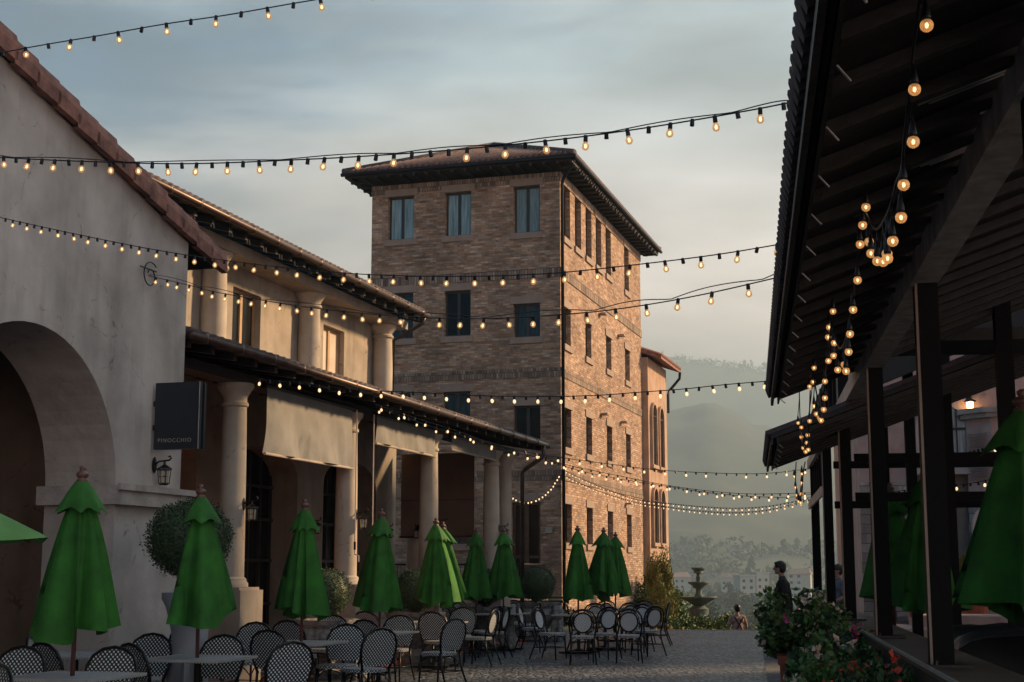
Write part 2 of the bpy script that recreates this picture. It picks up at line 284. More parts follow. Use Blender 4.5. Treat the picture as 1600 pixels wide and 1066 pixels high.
# ------------------------------------------------------------------ mesh tools
def link(name, me, parent=None, loc=None, kind=None):
    o = bpy.data.objects.new(name, me); C.objects.link(o)
    if loc is not None: o.location = loc
    if parent is not None: o.parent = parent
    if kind: o['kind'] = kind
    return o
class MB:
    def __init__(s): s.v = []; s.f = []; s.mi = []; s.uv = {}
    def face(s, pts, mi=0, uv=None):
        b = len(s.v); s.v += [tuple(p) for p in pts]
        if uv: s.uv[len(s.f)] = uv
        s.f.append(tuple(range(b, b + len(pts)))); s.mi.append(mi)
    def poly(s, vs, fs, mi=0):
        b = len(s.v); s.v += [tuple(p) for p in vs]
        for f in fs: s.f.append(tuple(b + i for i in f)); s.mi.append(mi)
    def box(s, F, a0, a1, b0, b1, z0, z1, mi=0):
        a0, a1 = sorted((a0, a1)); b0, b1 = sorted((b0, b1)); z0, z1 = sorted((z0, z1))
        vs = [F(a, b, z) for z in (z0, z1) for a, b in ((a0, b0), (a1, b0), (a1, b1), (a0, b1))]
        fs = [(0, 1, 2, 3), (7, 6, 5, 4), (4, 5, 1, 0), (5, 6, 2, 1), (6, 7, 3, 2), (7, 4, 0, 3)]
        s.poly(vs, [tuple(reversed(f)) for f in fs] if F is G else fs, mi)
    def beam(s, p, q, w, h, up=Vector((0, 0, 1)), mi=0):
        p = Vector(p); q = Vector(q); d = (q - p).normalized(); sx = d.cross(up).normalized(); sz = sx.cross(d)
        vs = [c + sx * i * w / 2 + sz * j * h / 2 for c in (p, q) for i, j in ((-1, -1), (1, -1), (1, 1), (-1, 1))]
        s.poly(vs, [(3, 2, 1, 0), (4, 5, 6, 7), (0, 1, 5, 4), (1, 2, 6, 5), (2, 3, 7, 6), (3, 0, 4, 7)], mi)
    def tube(s, pts, r, n=8, mi=0, caps=True):
        pts = [Vector(p) for p in pts]; rs = r if isinstance(r, (list, tuple)) else [r] * len(pts)
        b = len(s.v); ref = Vector((0, 0, 1)); prev = None
        for i, p in enumerate(pts):
            d = (pts[min(i + 1, len(pts) - 1)] - pts[max(i - 1, 0)])
            d = d.normalized() if d.length > 1e-9 else Vector((0, 0, 1))
            if prev is None:
                x = d.cross(ref if abs(d.z) < .9 else Vector((1, 0, 0))).normalized()
            else:
                x = (prev - d * prev.dot(d)); x = x.normalized() if x.length > 1e-6 else d.orthogonal().normalized()
            prev = x; y = d.cross(x)
            for k in range(n):
                t = 2 * math.pi * k / n; s.v.append(tuple(p + (x * math.cos(t) + y * math.sin(t)) * rs[i]))
        for i in range(len(pts) - 1):
            for k in range(n):
                k2 = (k + 1) % n
                s.f.append((b + i * n + k, b + i * n + k2, b + (i + 1) * n + k2, b + (i + 1) * n + k)); s.mi.append(mi)
        if caps:
            s.f.append(tuple(b + k for k in reversed(range(n)))); s.mi.append(mi)
            s.f.append(tuple(b + (len(pts) - 1) * n + k for k in range(n))); s.mi.append(mi)
    def lathe(s, prof, c=(0, 0, 0), n=16, mi=0):      # prof: (r, z)
        b = len(s.v); c = Vector(c)
        for r, z in prof:
            for k in range(n):
                t = 2 * math.pi * k / n; s.v.append((c.x + r * math.cos(t), c.y + r * math.sin(t), c.z + z))
        for i in range(len(prof) - 1):
            for k in range(n):
                k2 = (k + 1) % n; s.f.append((b + i * n + k, b + i * n + k2, b + (i + 1) * n + k2, b + (i + 1) * n + k)); s.mi.append(mi)
        if prof[0][0] > 1e-4: s.f.append(tuple(b + k for k in reversed(range(n)))); s.mi.append(mi)
        if prof[-1][0] > 1e-4: s.f.append(tuple(b + (len(prof) - 1) * n + k for k in range(n))); s.mi.append(mi)
    def extr(s, F, pts, c0, c1, axis='b', mi=0):       # polygon (p,z) in plane, extruded along axis
        f = (lambda p, z, c: F(p, c, z)) if axis == 'b' else (lambda p, z, c: F(c, p, z))
        n = len(pts); A = [f(p, z, c0) for p, z in pts]; B = [f(p, z, c1) for p, z in pts]
        s.poly(A + B, [tuple(range(n)), tuple(reversed(range(n, 2 * n)))] + [(i, i + n, (i + 1) % n + n, (i + 1) % n) for i in range(n)], mi)
    def wall(s, F, axis, c0, c1, p0, p1, z0, z1, holes, mi=0):
        ps = sorted({p0, p1, *[h[0] for h in holes], *[h[1] for h in holes]}); zs = sorted({z0, z1, *[h[2] for h in holes], *[h[3] for h in holes]})
        f = (lambda p, z, c: F(p, c, z)) if axis == 'b' else (lambda p, z, c: F(c, p, z))
        nx, nz_ = len(ps) - 1, len(zs) - 1
        def solid(i, j):
            if not (0 <= i < nx and 0 <= j < nz_): return False
            x = (ps[i] + ps[i + 1]) / 2; z = (zs[j] + zs[j + 1]) / 2
            return not any(h[0] < x < h[1] and h[2] < z < h[3] for h in holes)
        for i in range(nx):
            for j in range(nz_):
                if not solid(i, j): continue
                a, b_, c, d = ps[i], ps[i + 1], zs[j], zs[j + 1]
                for k in (c0, c1): s.face([f(a, c, k), f(b_, c, k), f(b_, d, k), f(a, d, k)], mi)
                if not solid(i - 1, j): s.face([f(a, c, c0), f(a, c, c1), f(a, d, c1), f(a, d, c0)], mi)
                if not solid(i + 1, j): s.face([f(b_, c, c0), f(b_, c, c1), f(b_, d, c1), f(b_, d, c0)], mi)
                if not solid(i, j - 1): s.face([f(a, c, c0), f(b_, c, c0), f(b_, c, c1), f(a, c, c1)], mi)
                if not solid(i, j + 1): s.face([f(a, d, c0), f(b_, d, c0), f(b_, d, c1), f(a, d, c1)], mi)
    def sphere(s, c, r, n=10, sc=(1, 1, 1), mi=0):
        c = Vector(c); prof = [(math.sin(math.pi * i / n), -math.cos(math.pi * i / n)) for i in range(n + 1)]
        b = len(s.v)
        for q, z in prof:
            for k in range(n + 2):
                t = 2 * math.pi * k / (n + 2); s.v.append((c.x + r * sc[0] * q * math.cos(t), c.y + r * sc[1] * q * math.sin(t), c.z + r * sc[2] * z))
        m_ = n + 2
        for i in range(n):
            for k in range(m_):
                k2 = (k + 1) % m_; s.f.append((b + i * m_ + k, b + i * m_ + k2, b + (i + 1) * m_ + k2, b + (i + 1) * m_ + k)); s.mi.append(mi)
    def mesh(s, name, mats, smooth=False, uv=True):
        me = bpy.data.meshes.new(name); me.from_pydata(s.v, [], s.f)
        for m in (mats if isinstance(mats, (list, tuple)) else [mats]): me.materials.append(M[m])
        me.polygons.foreach_set('material_index', s.mi)
        if smooth: me.polygons.foreach_set('use_smooth', [True] * len(s.f))
        if uv:
            me.update(); ul = me.uv_layers.new(name='UVMap'); data = [0.] * (2 * len(me.loops))
            for p in me.polygons:
                cu = s.uv.get(p.index); n = p.normal
                if abs(n.z) > .7: t1 = Vector((1, 0, 0)); t2 = Vector((0, 1, 0))
                else: t1 = Vector((-n.y, n.x, 0)).normalized(); t2 = Vector((0, 0, 1))
                for k, li in enumerate(p.loop_indices):
                    co = me.vertices[me.loops[li].vertex_index].co
                    if cu: data[2 * li], data[2 * li + 1] = cu[k]
                    else: data[2 * li], data[2 * li + 1] = co.dot(t1), co.dot(t2)
            ul.data.foreach_set('uv', data)
        me.update(); return me
    def build(s, name, mats, parent=None, smooth=False, uv=True, kind=None, origin=None):
        if origin is not None:
            o_ = Vector(origin); s.v = [tuple(Vector(p) - o_) for p in s.v]
        ob = link(name, s.mesh(name, mats, smooth, uv), parent, origin if parent is None else None, kind)
        return ob
def edge_smooth(o, deg=40):
    me = o.data
    me.polygons.foreach_set('use_smooth', [True] * len(me.polygons))
    try: me.set_sharp_from_angle(angle=rad(deg))
    except Exception: pass
    return o
def tag(o, label, cat, group=None):
    o['label'] = label; o['category'] = cat
    if group: o['group'] = group
    return o
def thing(name, label, cat, loc=(0, 0, 0), rz=0, group=None):
    o = bpy.data.objects.new(name, None); C.objects.link(o); o.location = loc; o.rotation_euler = (0, 0, rz); o.empty_display_size = .2
    return tag(o, label, cat, group)
def copy_tree(o, parent=None):
    c = o.copy(); C.objects.link(c); c.parent = parent
    for ch in list(o.children): copy_tree(ch, c)
    return c
def place(name, label, cat, mesh_parts, loc, rz=0, group=None):
    pass
def blob(name, prims, voxel, mats, smooth_it=4, parent=None, loc=None):
    """capsules/ellipsoids fused into one continuous surface"""
    mb = MB()
    for p in prims:
        if p[0] == 'c':
            _, a, ra, b_, rb = p; a = Vector(a); b_ = Vector(b_); n = 6
            d = b_ - a; pts = []; rs = []
            u = d.normalized() if d.length > 1e-6 else Vector((0, 0, 1))
            for i in range(n + 1):
                t = math.pi / 2 * i / n; pts.append(a - u * ra * math.cos(t)); rs.append(max(ra * math.sin(t), ra * .05))
            for i in range(n + 1):
                t = math.pi / 2 * i / n; pts.append(b_ + u * rb * math.sin(t)); rs.append(max(rb * math.cos(t), rb * .05))
            mb.tube(pts, rs, 14)
        else:
            _, c, r, sc = p; mb.sphere(c, r, 12, sc)
    me = mb.mesh(name, mats, uv=False); o = link(name, me)
    m = o.modifiers.new('r', 'REMESH'); m.mode = 'VOXEL'; m.voxel_size = voxel; m.use_smooth_shade = True
    sm = o.modifiers.new('s', 'SMOOTH'); sm.iterations = smooth_it; sm.factor = .5
    dg = bpy.context.evaluated_depsgraph_get(); dg.update(); me2 = bpy.data.meshes.new_from_object(o.evaluated_get(dg)); me2.name = name
    o.modifiers.clear(); o.data = me2
    me2.materials.clear()
    for mm in (mats if isinstance(mats, (list, tuple)) else [mats]): me2.materials.append(M[mm])
    if parent is not None: o.parent = parent
    if loc is not None: o.location = loc
    return o
def leaves(mb, pts, size, mi=0, jitter=.4, up=.3, nmi=1):
    for p in pts:
        d = Vector((random.gauss(0, 1), random.gauss(0, 1), random.gauss(0, 1) + up)).normalized()
        e = d.cross(Vector((random.gauss(0, 1), random.gauss(0, 1), random.gauss(0, 1)))).normalized()
        sz = size * random.uniform(1 - jitter, 1 + jitter); w = sz * .36; n = d.cross(e) * sz * .12
        p = Vector(p); m_ = mi + (random.randrange(nmi) if nmi > 1 else 0)
        a, b_, c, dd = p, p + d * sz * .45 + e * w + n, p + d * sz, p + d * sz * .45 - e * w + n
        mb.face([a, b_, c], m_); mb.face([a, c, dd], m_)

# ------------------------------------------------------------------ ground and terrain
def grid_plane(name, F, a0, a1, b0, b1, z, m, kind='structure', n=1):
    mb = MB(); mb.face([F(a0, b0, z), F(a0, b1, z), F(a1, b1, z), F(a1, b0, z)]) ; return mb.build(name, m, kind=kind)
mb = MB(); mb.box(G, -45, 30, -14, 38.6, -1.0, 0.); mb.build('plaza', 'cobble', kind='structure')
mb = MB(); mb.box(G, -45, 3.6, 38.6, 64, -1.4, -.03); mb.build('garden_ground', 'foliage_dark', kind='structure')
mb = MB(); mb.box(G, -45, 30, 38.35, 38.62, -.2, .012); mb.build('kerb', 'ledge_stone', kind='structure')
mb = MB(); mb.box(R, 2, 39, .19, .62, -.05, .006); mb.build('paving_strip', 'slate_sett', kind='structure')

def terrain_h(x, y):
    r = math.hypot(x, y); u = x / max(y, 1) * 2247 + 800
    z = -1.3 if r < 58 else -1.3 - 21 * min(1, (r - 58) / 330) ** .8
    nn = noise.fractal(Vector((x / 260, y / 260, .3)), 1, 2, 5)
    if r > 500: z += (r - 500) * .016 + nn * min(8, (r - 500) * .012)
    # near hill
    def prof(pts, q):
        if q <= pts[0][0]: return pts[0][1]
        for (a, b_), (c, d) in zip(pts, pts[1:]):
            if q <= c: t = (q - a) / (c - a); t = t * t * (3 - 2 * t); return b_ + (d - b_) * t
        return pts[-1][1]
    h2 = prof([(400, 120), (700, 170), (900, 214), (1030, 236), (1080, 242), (1115, 250), (1150, 236), (1185, 212), (1240, 196), (1400, 160), (1700, 90)], u)
    h1 = prof([(0, 220), (600, 300), (900, 330), (1040, 322), (1100, 314), (1160, 306), (1200, 300), (1300, 270), (1500, 240), (2000, 160)], u)
    n2 = noise.fractal(Vector((x / 420, y / 420, 1.7)), 1, 2.1, 6); n3 = noise.fractal(Vector((x / 60, y / 60, 4.2)), .8, 2.1, 4)
    H2 = h2 / 2247 * 2300; H1 = h1 / 2247 * 3900
    def bell(y, c, w0, w1):
        t = (y - c) / (w0 if y < c else w1); return max(0, 1 - abs(t)) ** 1.15 if abs(t) < 1 else 0
    g2 = bell(r, 2300, 1250, 900); g1 = bell(r, 3900, 1500, 1600)
    z2 = (H2 + 20) * g2 * (1 + .16 * n2 * (1 - g2)) ; z1 = (H1 + 20) * g1 * (1 + .14 * n2 * (1 - g1))
    return z + max(z2, z1) * .94 + (n3 * 6 if r > 1000 else 0) + (n2 * 26 * min(1, max(g1, g2)) * (1 - max(g1, g2) ** 3) if r > 1000 else 0)
mb = MB(); nr, na = 230, 240
for i in range(nr + 1):
    r = 36 * (6500 / 36) ** (i / nr)
    for j in range(na + 1):
        th = rad(-58 + 116 * j / na); x, y = r * math.sin(th), r * math.cos(th); mb.v.append((x, y, terrain_h(x, y)))
for i in range(nr):
    for j in range(na):
        a = i * (na + 1) + j; mb.f.append((a, a + 1, a + na + 2, a + na + 1)); mb.mi.append(0)
mt = mat('terrain', (.022, .036, .024), .95, col2=(.05, .06, .038), scale=.012, detail=12)
ter = mb.build('terrain', 'terrain', smooth=True, uv=False, kind='structure')

# ------------------------------------------------------------------ gabled building (left foreground)
gb = thing('gabled_building', 'grey stucco gabled building with big arched opening at left foreground', 'building', L(12, -12, 0))
def P(mb, name, mats, parent, smooth=False, uv=True):
    o = mb.build(name, mats, parent=None, smooth=smooth, uv=uv); o.parent = parent
    bpy.context.view_layer.update() if False else None
    o.matrix_parent_inverse = Matrix.Translation(-Vector(parent.location)) if tuple(parent.rotation_euler) == (0, 0, 0) else (Matrix.Translation(parent.location) @ parent.rotation_euler.to_matrix().to_4x4()).inverted()
    return o
zr = lambda a: 5.58 + .283 * (15.25 - a)
arc = [(12.25 + 1.6 * math.cos(t), 2.5 + 1.58 * math.sin(t)) for t in [math.pi * k / 28 for k in range(29)]]
out_ = [(15.25, 0), (15.25, zr(15.25)), (6.5, zr(6.5)), (-2, zr(6.5) - .283 * 8.5), (-2, 0), (10.65, 0)] + list(reversed(arc)) + [(13.85, 0)]
mb = MB(); mb.extr(L, out_, -9.65, -8.75); P(mb, 'wall', 'stucco_grey', gb)
mb = MB(); mb.box(L, 15.0, 15.248, -16, -9.652, 0, 5.5); mb.box(L, -2, 15.0, -14.2, -14.0, 0, 5.2)
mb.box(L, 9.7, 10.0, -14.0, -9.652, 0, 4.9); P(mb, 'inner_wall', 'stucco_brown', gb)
mb = MB()
for k in range(12): mb.box(L, 10.01, 14.99, -9.8 - k * .38, -9.72 - k * .38, 4.25, 4.4)
mb.box(L, 10.01, 14.99, -13.99, -9.66, 4.41, 4.5); P(mb, 'porch_ceiling', 'rafter_wood', gb)
mb = MB(); mb.box(L, 8, 15, -14.0, -9.9, .0, .28); mb.box(L, 8, 15, -9.9, -9.7, 0, .14); P(mb, 'porch_step', 'terracotta', gb)
mb = MB(); mb.box(L, 10.9, 12.5, -14.0, -13.94, .28, 3.3); pd = P(mb, 'porch_door', 'glass_dark', gb)
mb = MB()
for a in (10.9, 11.4, 11.7, 12.0, 12.44): mb.box(L, a, a + .06, -13.94, -13.9, .28, 3.3)
for z in (.3, 1.3, 2.2, 3.24): mb.box(L, 10.9, 12.5, -13.9, -13.87, z, z + .06)
P(mb, 'door_frame', 'window_frame', pd)
# ledge at the spring of the arch (returns into the jamb)
mb = MB(); mb.box(L, 13.78, 15.37, -8.752, -8.66, 2.31, 2.52); mb.box(L, 13.76, 13.852, -9.7, -8.66, 2.31, 2.52); mb.box(L, 15.248, 15.37, -9.6, -8.752, 2.31, 2.52)
mb.box(L, 13.75, 15.42, -8.656, -8.62, 2.47, 2.54)
P(mb, 'ledge', 'ledge_stone', gb)
mb = MB(); mb.extr(L, [(15.95, zr(15.95) + .02), (15.95, zr(15.95) + .13), (6.5, zr(6.5) + .13), (6.5, zr(6.5) + .02)], -16, -8.7)
mb.extr(L, [(6.5, zr(6.5) + .02), (6.5, zr(6.5) + .13), (-2, zr(6.5) - 2.3), (-2, zr(6.5) - 2.4)], -16, -8.7); P(mb, 'roof', 'dark_wood', gb)
mb = MB(); n = 26
for k in range(n):
    a1 = 16.02 - k * .37; a0 = a1 - .42; dz = random.uniform(-.012, .02)
    # half-round rake tile turned down over the wall edge
    prof = [(-8.98 + .02, .12), (-8.93, .235), (-8.78, .28), (-8.65, .22), (-8.62, .10), (-8.62, -.05)]
    for (b0, h0), (b1, h1) in zip(prof, prof[1:]):
        lo, hi = .0 + dz, .035 + dz
        mb.face([L(a1, b0, zr(a1) + h0 + hi), L(a1, b1, zr(a1) + h1 + hi), L(a0, b1, zr(a0) + h1 + lo), L(a0, b0, zr(a0) + h0 + lo)])
    mb.face([L(a1, b_, zr(a1) + h + .035 + dz) for b_, h in prof])
    mb.face([L(a1, -8.62, zr(a1) - .05 + .035 + dz), L(a0, -8.62, zr(a0) - .05 + dz), L(a0, -8.70, zr(a0) - .05 + dz), L(a1, -8.70, zr(a1) - .05 + .035 + dz)])
P(mb, 'rake_tile', 'tile_red', gb)
mb = MB()
for k in range(40):
    b_ = -9.1 - k * .17
    mb.tube([L(16.0, b_, zr(16.0) + .15), L(6.5, b_, zr(6.5) + .15)], .085, 8)
P(mb, 'roof_tile', 'tile_red', gb, smooth=True)

# ------------------------------------------------------------------ colonnade building
cb = thing('colonnade_building', 'cream two-storey building with columned arcade and long dark eaves', 'building', L(24, -13, 0))
def archpts(x0, x1, zs, zc, n=14):
    c = (x0 + x1) / 2; h = (x1 - x0) / 2
    return [(c + h * math.cos(math.pi * k / n), zs + (zc - zs) * math.sin(math.pi * k / n) ** .8) for k in range(n + 1)]
op = [(15.3, 18.1), (19.3, 22.15), (23.35, 26.24), (27.5, 30.42)]
pts = [(31.65, 0), (31.65, 5.2), (14.9, 5.2), (14.9, 0)]
for x0, x1 in op: pts += [(x0, 0)] + list(reversed(archpts(x0, x1, 3.32, 3.95))) + [(x1, 0)]
mb = MB(); mb.extr(L, pts, -13.0, -12.4); P(mb, 'ground_wall', 'stucco_warm', cb)
for x0, x1 in op:
    mb = MB(); mb.box(L, x0 - .05, x1 + .05, -13.1, -13.02, 0, 4.0); d = P(mb, 'glass_door', 'glass_dark', cb)
    mb = MB(); w = (x1 - x0) / 6
    for k in range(7): mb.box(L, x0 + k * w - .03, x0 + k * w + .03, -13.02, -12.96, 0, 4.0)
    for z in (.02, .9, 1.75, 2.55, 3.2): mb.box(L, x0, x1, -12.97, -12.93, z, z + .06)
    P(mb, 'door_frame', 'window_frame', d)
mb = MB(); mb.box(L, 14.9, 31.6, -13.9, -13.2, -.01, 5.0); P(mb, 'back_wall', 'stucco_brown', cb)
W2 = [(23.48, 24.62, 5.45, 6.84), (27.56, 28.68, 5.45, 6.80), (19.4, 20.5, 5.45, 6.84)]
mb = MB(); mb.wall(L, 'b', -12.75, -12.5, 15, 31.1, 5.0, 7.32, W2); mb.box(L, 30.85, 31.1, -20, -12.752, 0, 7.32); P(mb, 'upper_wall', 'stucco_warm', cb)
for i, (x0, x1, z0, z1) in enumerate(W2):
    mb = MB(); t_ = .06
    for q in ((x0, x0 + t_, z0, z1), (x1 - t_, x1, z0, z1), (x0 + t_, x1 - t_, z0, z0 + t_), (x0 + t_, x1 - t_, z1 - t_, z1), ((x0 + x1) / 2 - .045, (x0 + x1) / 2 + .045, z0 + t_, z1 - t_)):
        mb.box(L, q[0], q[1], -12.69, -12.62, q[2], q[3])
    w_ = P(mb, 'window', 'frame_gold', cb)
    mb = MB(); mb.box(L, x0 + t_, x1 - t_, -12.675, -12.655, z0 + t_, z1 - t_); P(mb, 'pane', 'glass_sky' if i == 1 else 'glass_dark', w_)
for a in (18.4, 22.4, 26.42, 30.45):
    mb = MB(); c = L(a, -12.3, 0)
    mb.lathe([(.23, 5.0), (.235, 6.2), (.215, 6.86), (.215, 6.9), (.25, 6.93), (.25, 6.97), (.22, 7.0), (.235, 7.05), (.30, 7.14), (.32, 7.17), (.32, 7.22), (.0, 7.22)], c, 24)
    edge_smooth(P(mb, 'upper_column', 'column_stone', cb))
mb = MB(); mb.box(L, 15, 31.15, -12.55, -11.95, 7.222, 7.42); P(mb, 'architrave', 'stucco_warm', cb)
# upper roof: soffit boards, rafter tails, tiles, gutter
us = lambda b: 7.50 + (-11.5 - b) * .30
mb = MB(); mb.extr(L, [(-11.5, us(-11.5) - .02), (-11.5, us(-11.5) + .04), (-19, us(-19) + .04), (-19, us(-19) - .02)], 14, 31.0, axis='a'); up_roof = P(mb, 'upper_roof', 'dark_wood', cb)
mb = MB()
for k in range(29):
    a = 14.3 + k * .6; mb.extr(L, [(-11.56, us(-11.56) - .16), (-11.56, us(-11.56) - .025), (-12.49, us(-12.49) - .025), (-12.49, us(-12.49) - .20)], a, a + .1, axis='a')
for k in range(24):
    a = 15.2 + k * .66
    for d in (0, .1): mb.beam(L(a + d, -11.72, us(-11.72) - .10), L(a + d + .03, -11.72, us(-11.72) - .19), .02, .012, mi=1)
P(mb, 'rafter_tail', ['rafter_wood', 'metal_and_light_streaks'], up_roof)
mb = MB()
for k in range(85):
    a = 14.05 + k * .2; mb.tube([L(a, -11.5, us(-11.5) + .08), L(a, -19, us(-19) + .08)], .095, 7)
P(mb, 'roof_tile', 'tile_dark', up_roof, smooth=True)
mb = MB(); mb.tube([L(14, -11.42, 7.52), L(31.1, -11.42, 7.52)], .062, 10)
for k in range(18): mb.tube([L(14.5 + k * .95, -11.42, 7.455), L(14.5 + k * .95, -11.42, 7.585)], .07, 8)
P(mb, 'gutter', 'copper', up_roof, smooth=True)
# pairs of bright rafter hangers under the eave
mb = MB(); mb.tube([L(30.95, -11.45, 7.48), L(30.95, -11.5, 7.32), L(30.95, -12.0, 7.05), L(31.0, -12.25, 6.95), L(31.0, -12.28, 4.9)], .04, 8); P(mb, 'drainpipe', 'copper', cb, smooth=True)
# arcade
for a in (14.4, 18, 22, 26, 30):
    mb = MB(); c = L(a, -9.5, 0)
    mb.lathe([(.25, 1.36), (.25, 1.41), (.225, 1.44), (.225, 1.47), (.19, 1.50), (.19, 1.9), (.178, 3.2), (.165, 3.86), (.19, 3.88), (.19, 3.92), (.168, 3.94), (.168, 4.0), (.20, 4.06), (.245, 4.12), (.26, 4.14), (.26, 4.195), (0, 4.195)], c, 28)
    col_ = edge_smooth(P(mb, 'column', 'column_stone', cb))
    mb = MB(); mb.box(L, a - .34, a + .34, -9.84, -9.16, 0, 1.32); mb.box(L, a - .3, a + .3, -9.8, -9.2, 1.32, 1.358); P(mb, 'pedestal', 'stucco_warm', col_)
# square pier beside the last column
mb = MB(); mb.lathe([(.16, 0), (.16, 4.0), (.2, 4.05), (.24, 4.12), (.24, 4.19), (0, 4.19)], L(31.0, -9.5, 0), 24); edge_smooth(P(mb, 'end_column', 'column_stone', cb))
mb = MB(); mb.box(L, 15.3, 31.6, -9.66, -9.34, 4.196, 4.34); P(mb, 'arcade_beam', 'rafter_wood', cb)
ls = lambda b: 4.40 + (-8.75 - b) * .17
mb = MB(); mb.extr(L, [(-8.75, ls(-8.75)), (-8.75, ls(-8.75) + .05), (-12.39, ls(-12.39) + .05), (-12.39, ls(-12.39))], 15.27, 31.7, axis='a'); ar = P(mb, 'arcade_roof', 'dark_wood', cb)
mb = MB()
for k in range(28):
    a = 15.4 + k * .6; mb.extr(L, [(-8.8, ls(-8.8) - .1), (-8.8, ls(-8.8) - .003), (-12.38, ls(-12.38) - .003), (-12.38, ls(-12.38) - .12)], a, a + .09, axis='a')
P(mb, 'rafter', 'rafter_wood', ar)
mb = MB()
for k in range(81): 
    a = 15.4 + k * .2; mb.tube([L(a, -8.75, ls(-8.75) + .075), L(a, -12.38, ls(-12.38) + .075)], .08, 7)
P(mb, 'roof_tile', 'tile_dark', ar, smooth=True)
mb = MB(); mb.tube([L(15.27, -8.69, 4.44), L(31.75, -8.69, 4.44)], .055, 10)
for k in range(18): mb.tube([L(15.6 + k * .95, -8.69, 4.38), L(15.6 + k * .95, -8.69, 4.50)], .062, 8)
P(mb, 'gutter', 'copper', ar, smooth=True)
mb = MB(); mb.tube([L(31.4, -8.69, 4.42), L(31.4, -8.69, 4.2), L(31.4, -8.75, 4.12), L(31.4, -9.12, 3.88), L(31.4, -9.2, 3.8), L(31.4, -9.2, 0.0)], .05, 10); P(mb, 'drainpipe', 'copper', cb, smooth=True)
mb = MB(); mb.box(L, 15, 31.6, -12.4, -9.0, -.02, .05); P(mb, 'arcade_floor', 'terracotta', cb)
# short pale column stump and dark doorway at the far end of the arcade
mb = MB(); mb.lathe([(.20, 0), (.20, 2.2), (.24, 2.3), (.24, 2.36), (0, 2.36)], L(31.9, -12.0, 0), 20); edge_smooth(P(mb, 'stump_column', 'column_stone', cb))

# roller blinds
def blind(a0, a1, z0, z1, label, fab='blind_fabric', F=L, b=-9.28, rod=None):
    t = thing('roller_blind', label, 'blind', F((a0 + a1) / 2, b, z1), 0, 'roller blinds in the arcade')
    mb = MB(); nx, nz_ = 40, 14; base = len(mb.v)
    for j in range(nz_ + 1):
        for i in range(nx + 1):
            a = a0 + (a1 - a0) * i / nx; z = z1 + (z0 - z1) * j / nz_
            w = .075 * noise.noise(Vector((a * 1.7 + z * 1.1, z * .5, 3))) + .035 * noise.noise(Vector((a * 6 + z, z * .8, 7)))
            mb.v.append(tuple(F(a, b + w * (1.2 * j / nz_), z)))
    for j in range(nz_):
        for i in range(nx):
            q = j * (nx + 1) + i; mb.f.append((q, q + 1, q + nx + 2, q + nx + 1)); mb.mi.append(0)
    P(mb, 'fabric', fab, t, smooth=True)
    mb = MB(); mb.tube([F(a0 - .03, b, z0 - .012), F(a1 + .03, b, z0 - .012)], .022, 8); P(mb, 'bottom_bar', 'column_stone', t)
    mb = MB(); mb.tube([F(a0 - .05, b - .03, z1 + .02), F(a1 + .05, b - .03, z1 + .02)], .05, 10); P(mb, 'roller', 'black_metal', t)
    if rod:
        a = rod
        mb = MB(); mb.tube([F(a, b + .05, z1), F(a, b + .05, 1.98), F(a, b + .05, 1.85), F(a - .12, b + .17, 1.82), F(a - .12, b + .17, 1.62)], .011, 6); P(mb, 'crank_rod', 'white_trim', t)
        mb = MB(); mb.tube([F(a, b + .05, 2.05), F(a, b + .05, 1.92)], .02, 6); mb.tube([F(a - .12, b + .17, 1.72), F(a - .12, b + .17, 1.58)], .02, 6); P(mb, 'crank_grip', 'black_metal', t)
    return t
blind(18.55, 21.68, 3.26, 4.22, 'large beige roller blind between the first two arcade columns, pulled lowest', rod=21.75)
blind(22.75, 25.72, 3.76, 4.22, 'narrow beige roller blind half rolled between the second and third columns', rod=22.5)
blind(26.7, 29.6, 3.97, 4.22, 'beige roller blind rolled nearly up beside the last arcade column')
tb = thing('roller_blind', 'brown roller blind closing the far end of the arcade', 'blind', L(31.55, -11.3, 4.3), 0, 'roller blinds in the arcade')
mb = MB(); mb.box(L, 31.53, 31.55, -12.22, -10.4, 2.38, 4.3); P(mb, 'fabric', 'blind_brown', tb)
mb = MB(); mb.box(L, 31.5, 31.56, -12.24, -10.38, 2.33, 2.38); mb.box(L, 31.51, 31.53, -12.22, -10.4, 3.2, 3.215); P(mb, 'bottom_bar', 'copper', tb)

# ------------------------------------------------------------------ brick tower
tw = thing('brick_tower', 'tall square brick tower with hipped tiled roof and stone window lintels', 'building', L(49, -14.5, 0))
FW = [(-17.2, -16.28, 12.38, 13.85), (-15.2, -14.3, 12.38, 13.85), (-12.85, -11.97, 12.32, 13.87),
      (-17.2, -16.28, 9.05, 10.58), (-15.2, -14.3, 9.05, 10.55), (-12.85, -11.97, 8.91, 10.0),
      (-17.2, -16.34, 5.8, 7.27), (-15.2, -14.3, 5.8, 7.25), (-12.85, -11.97, 5.63, 6.72),
      (-15.2, -14.3, 2.4, 3.9), (-12.9, -11.98, .8, 3.68)]
RW = []
for k, a in enumerate((43.35, 44.85, 46.35, 47.85, 49.4, 52.55)): RW.append((a, a + .85, 12.22, 13.93))
for z0, z1 in ((8.72, 9.92), (5.42, 6.67), (2.43, 3.64)):
    for a in (43.35, 46.2, 49.3, 52.5): RW.append((a, a + .85, z0, z1))
mb = MB(); mb.wall(L, 'a', 42.9, 43.25, -17.78, -11.3, 0, 14.25, FW)
mb.wall(L, 'b', -11.65, -11.3, 43.252, 55.6, -1.4, 14.25, [w for w in RW])
mb.box(L, 43.252, 55.6, -17.78, -17.4, 0, 14.25); mb.box(L, 55.3, 55.6, -17.4, -11.652, 0, 14.25)
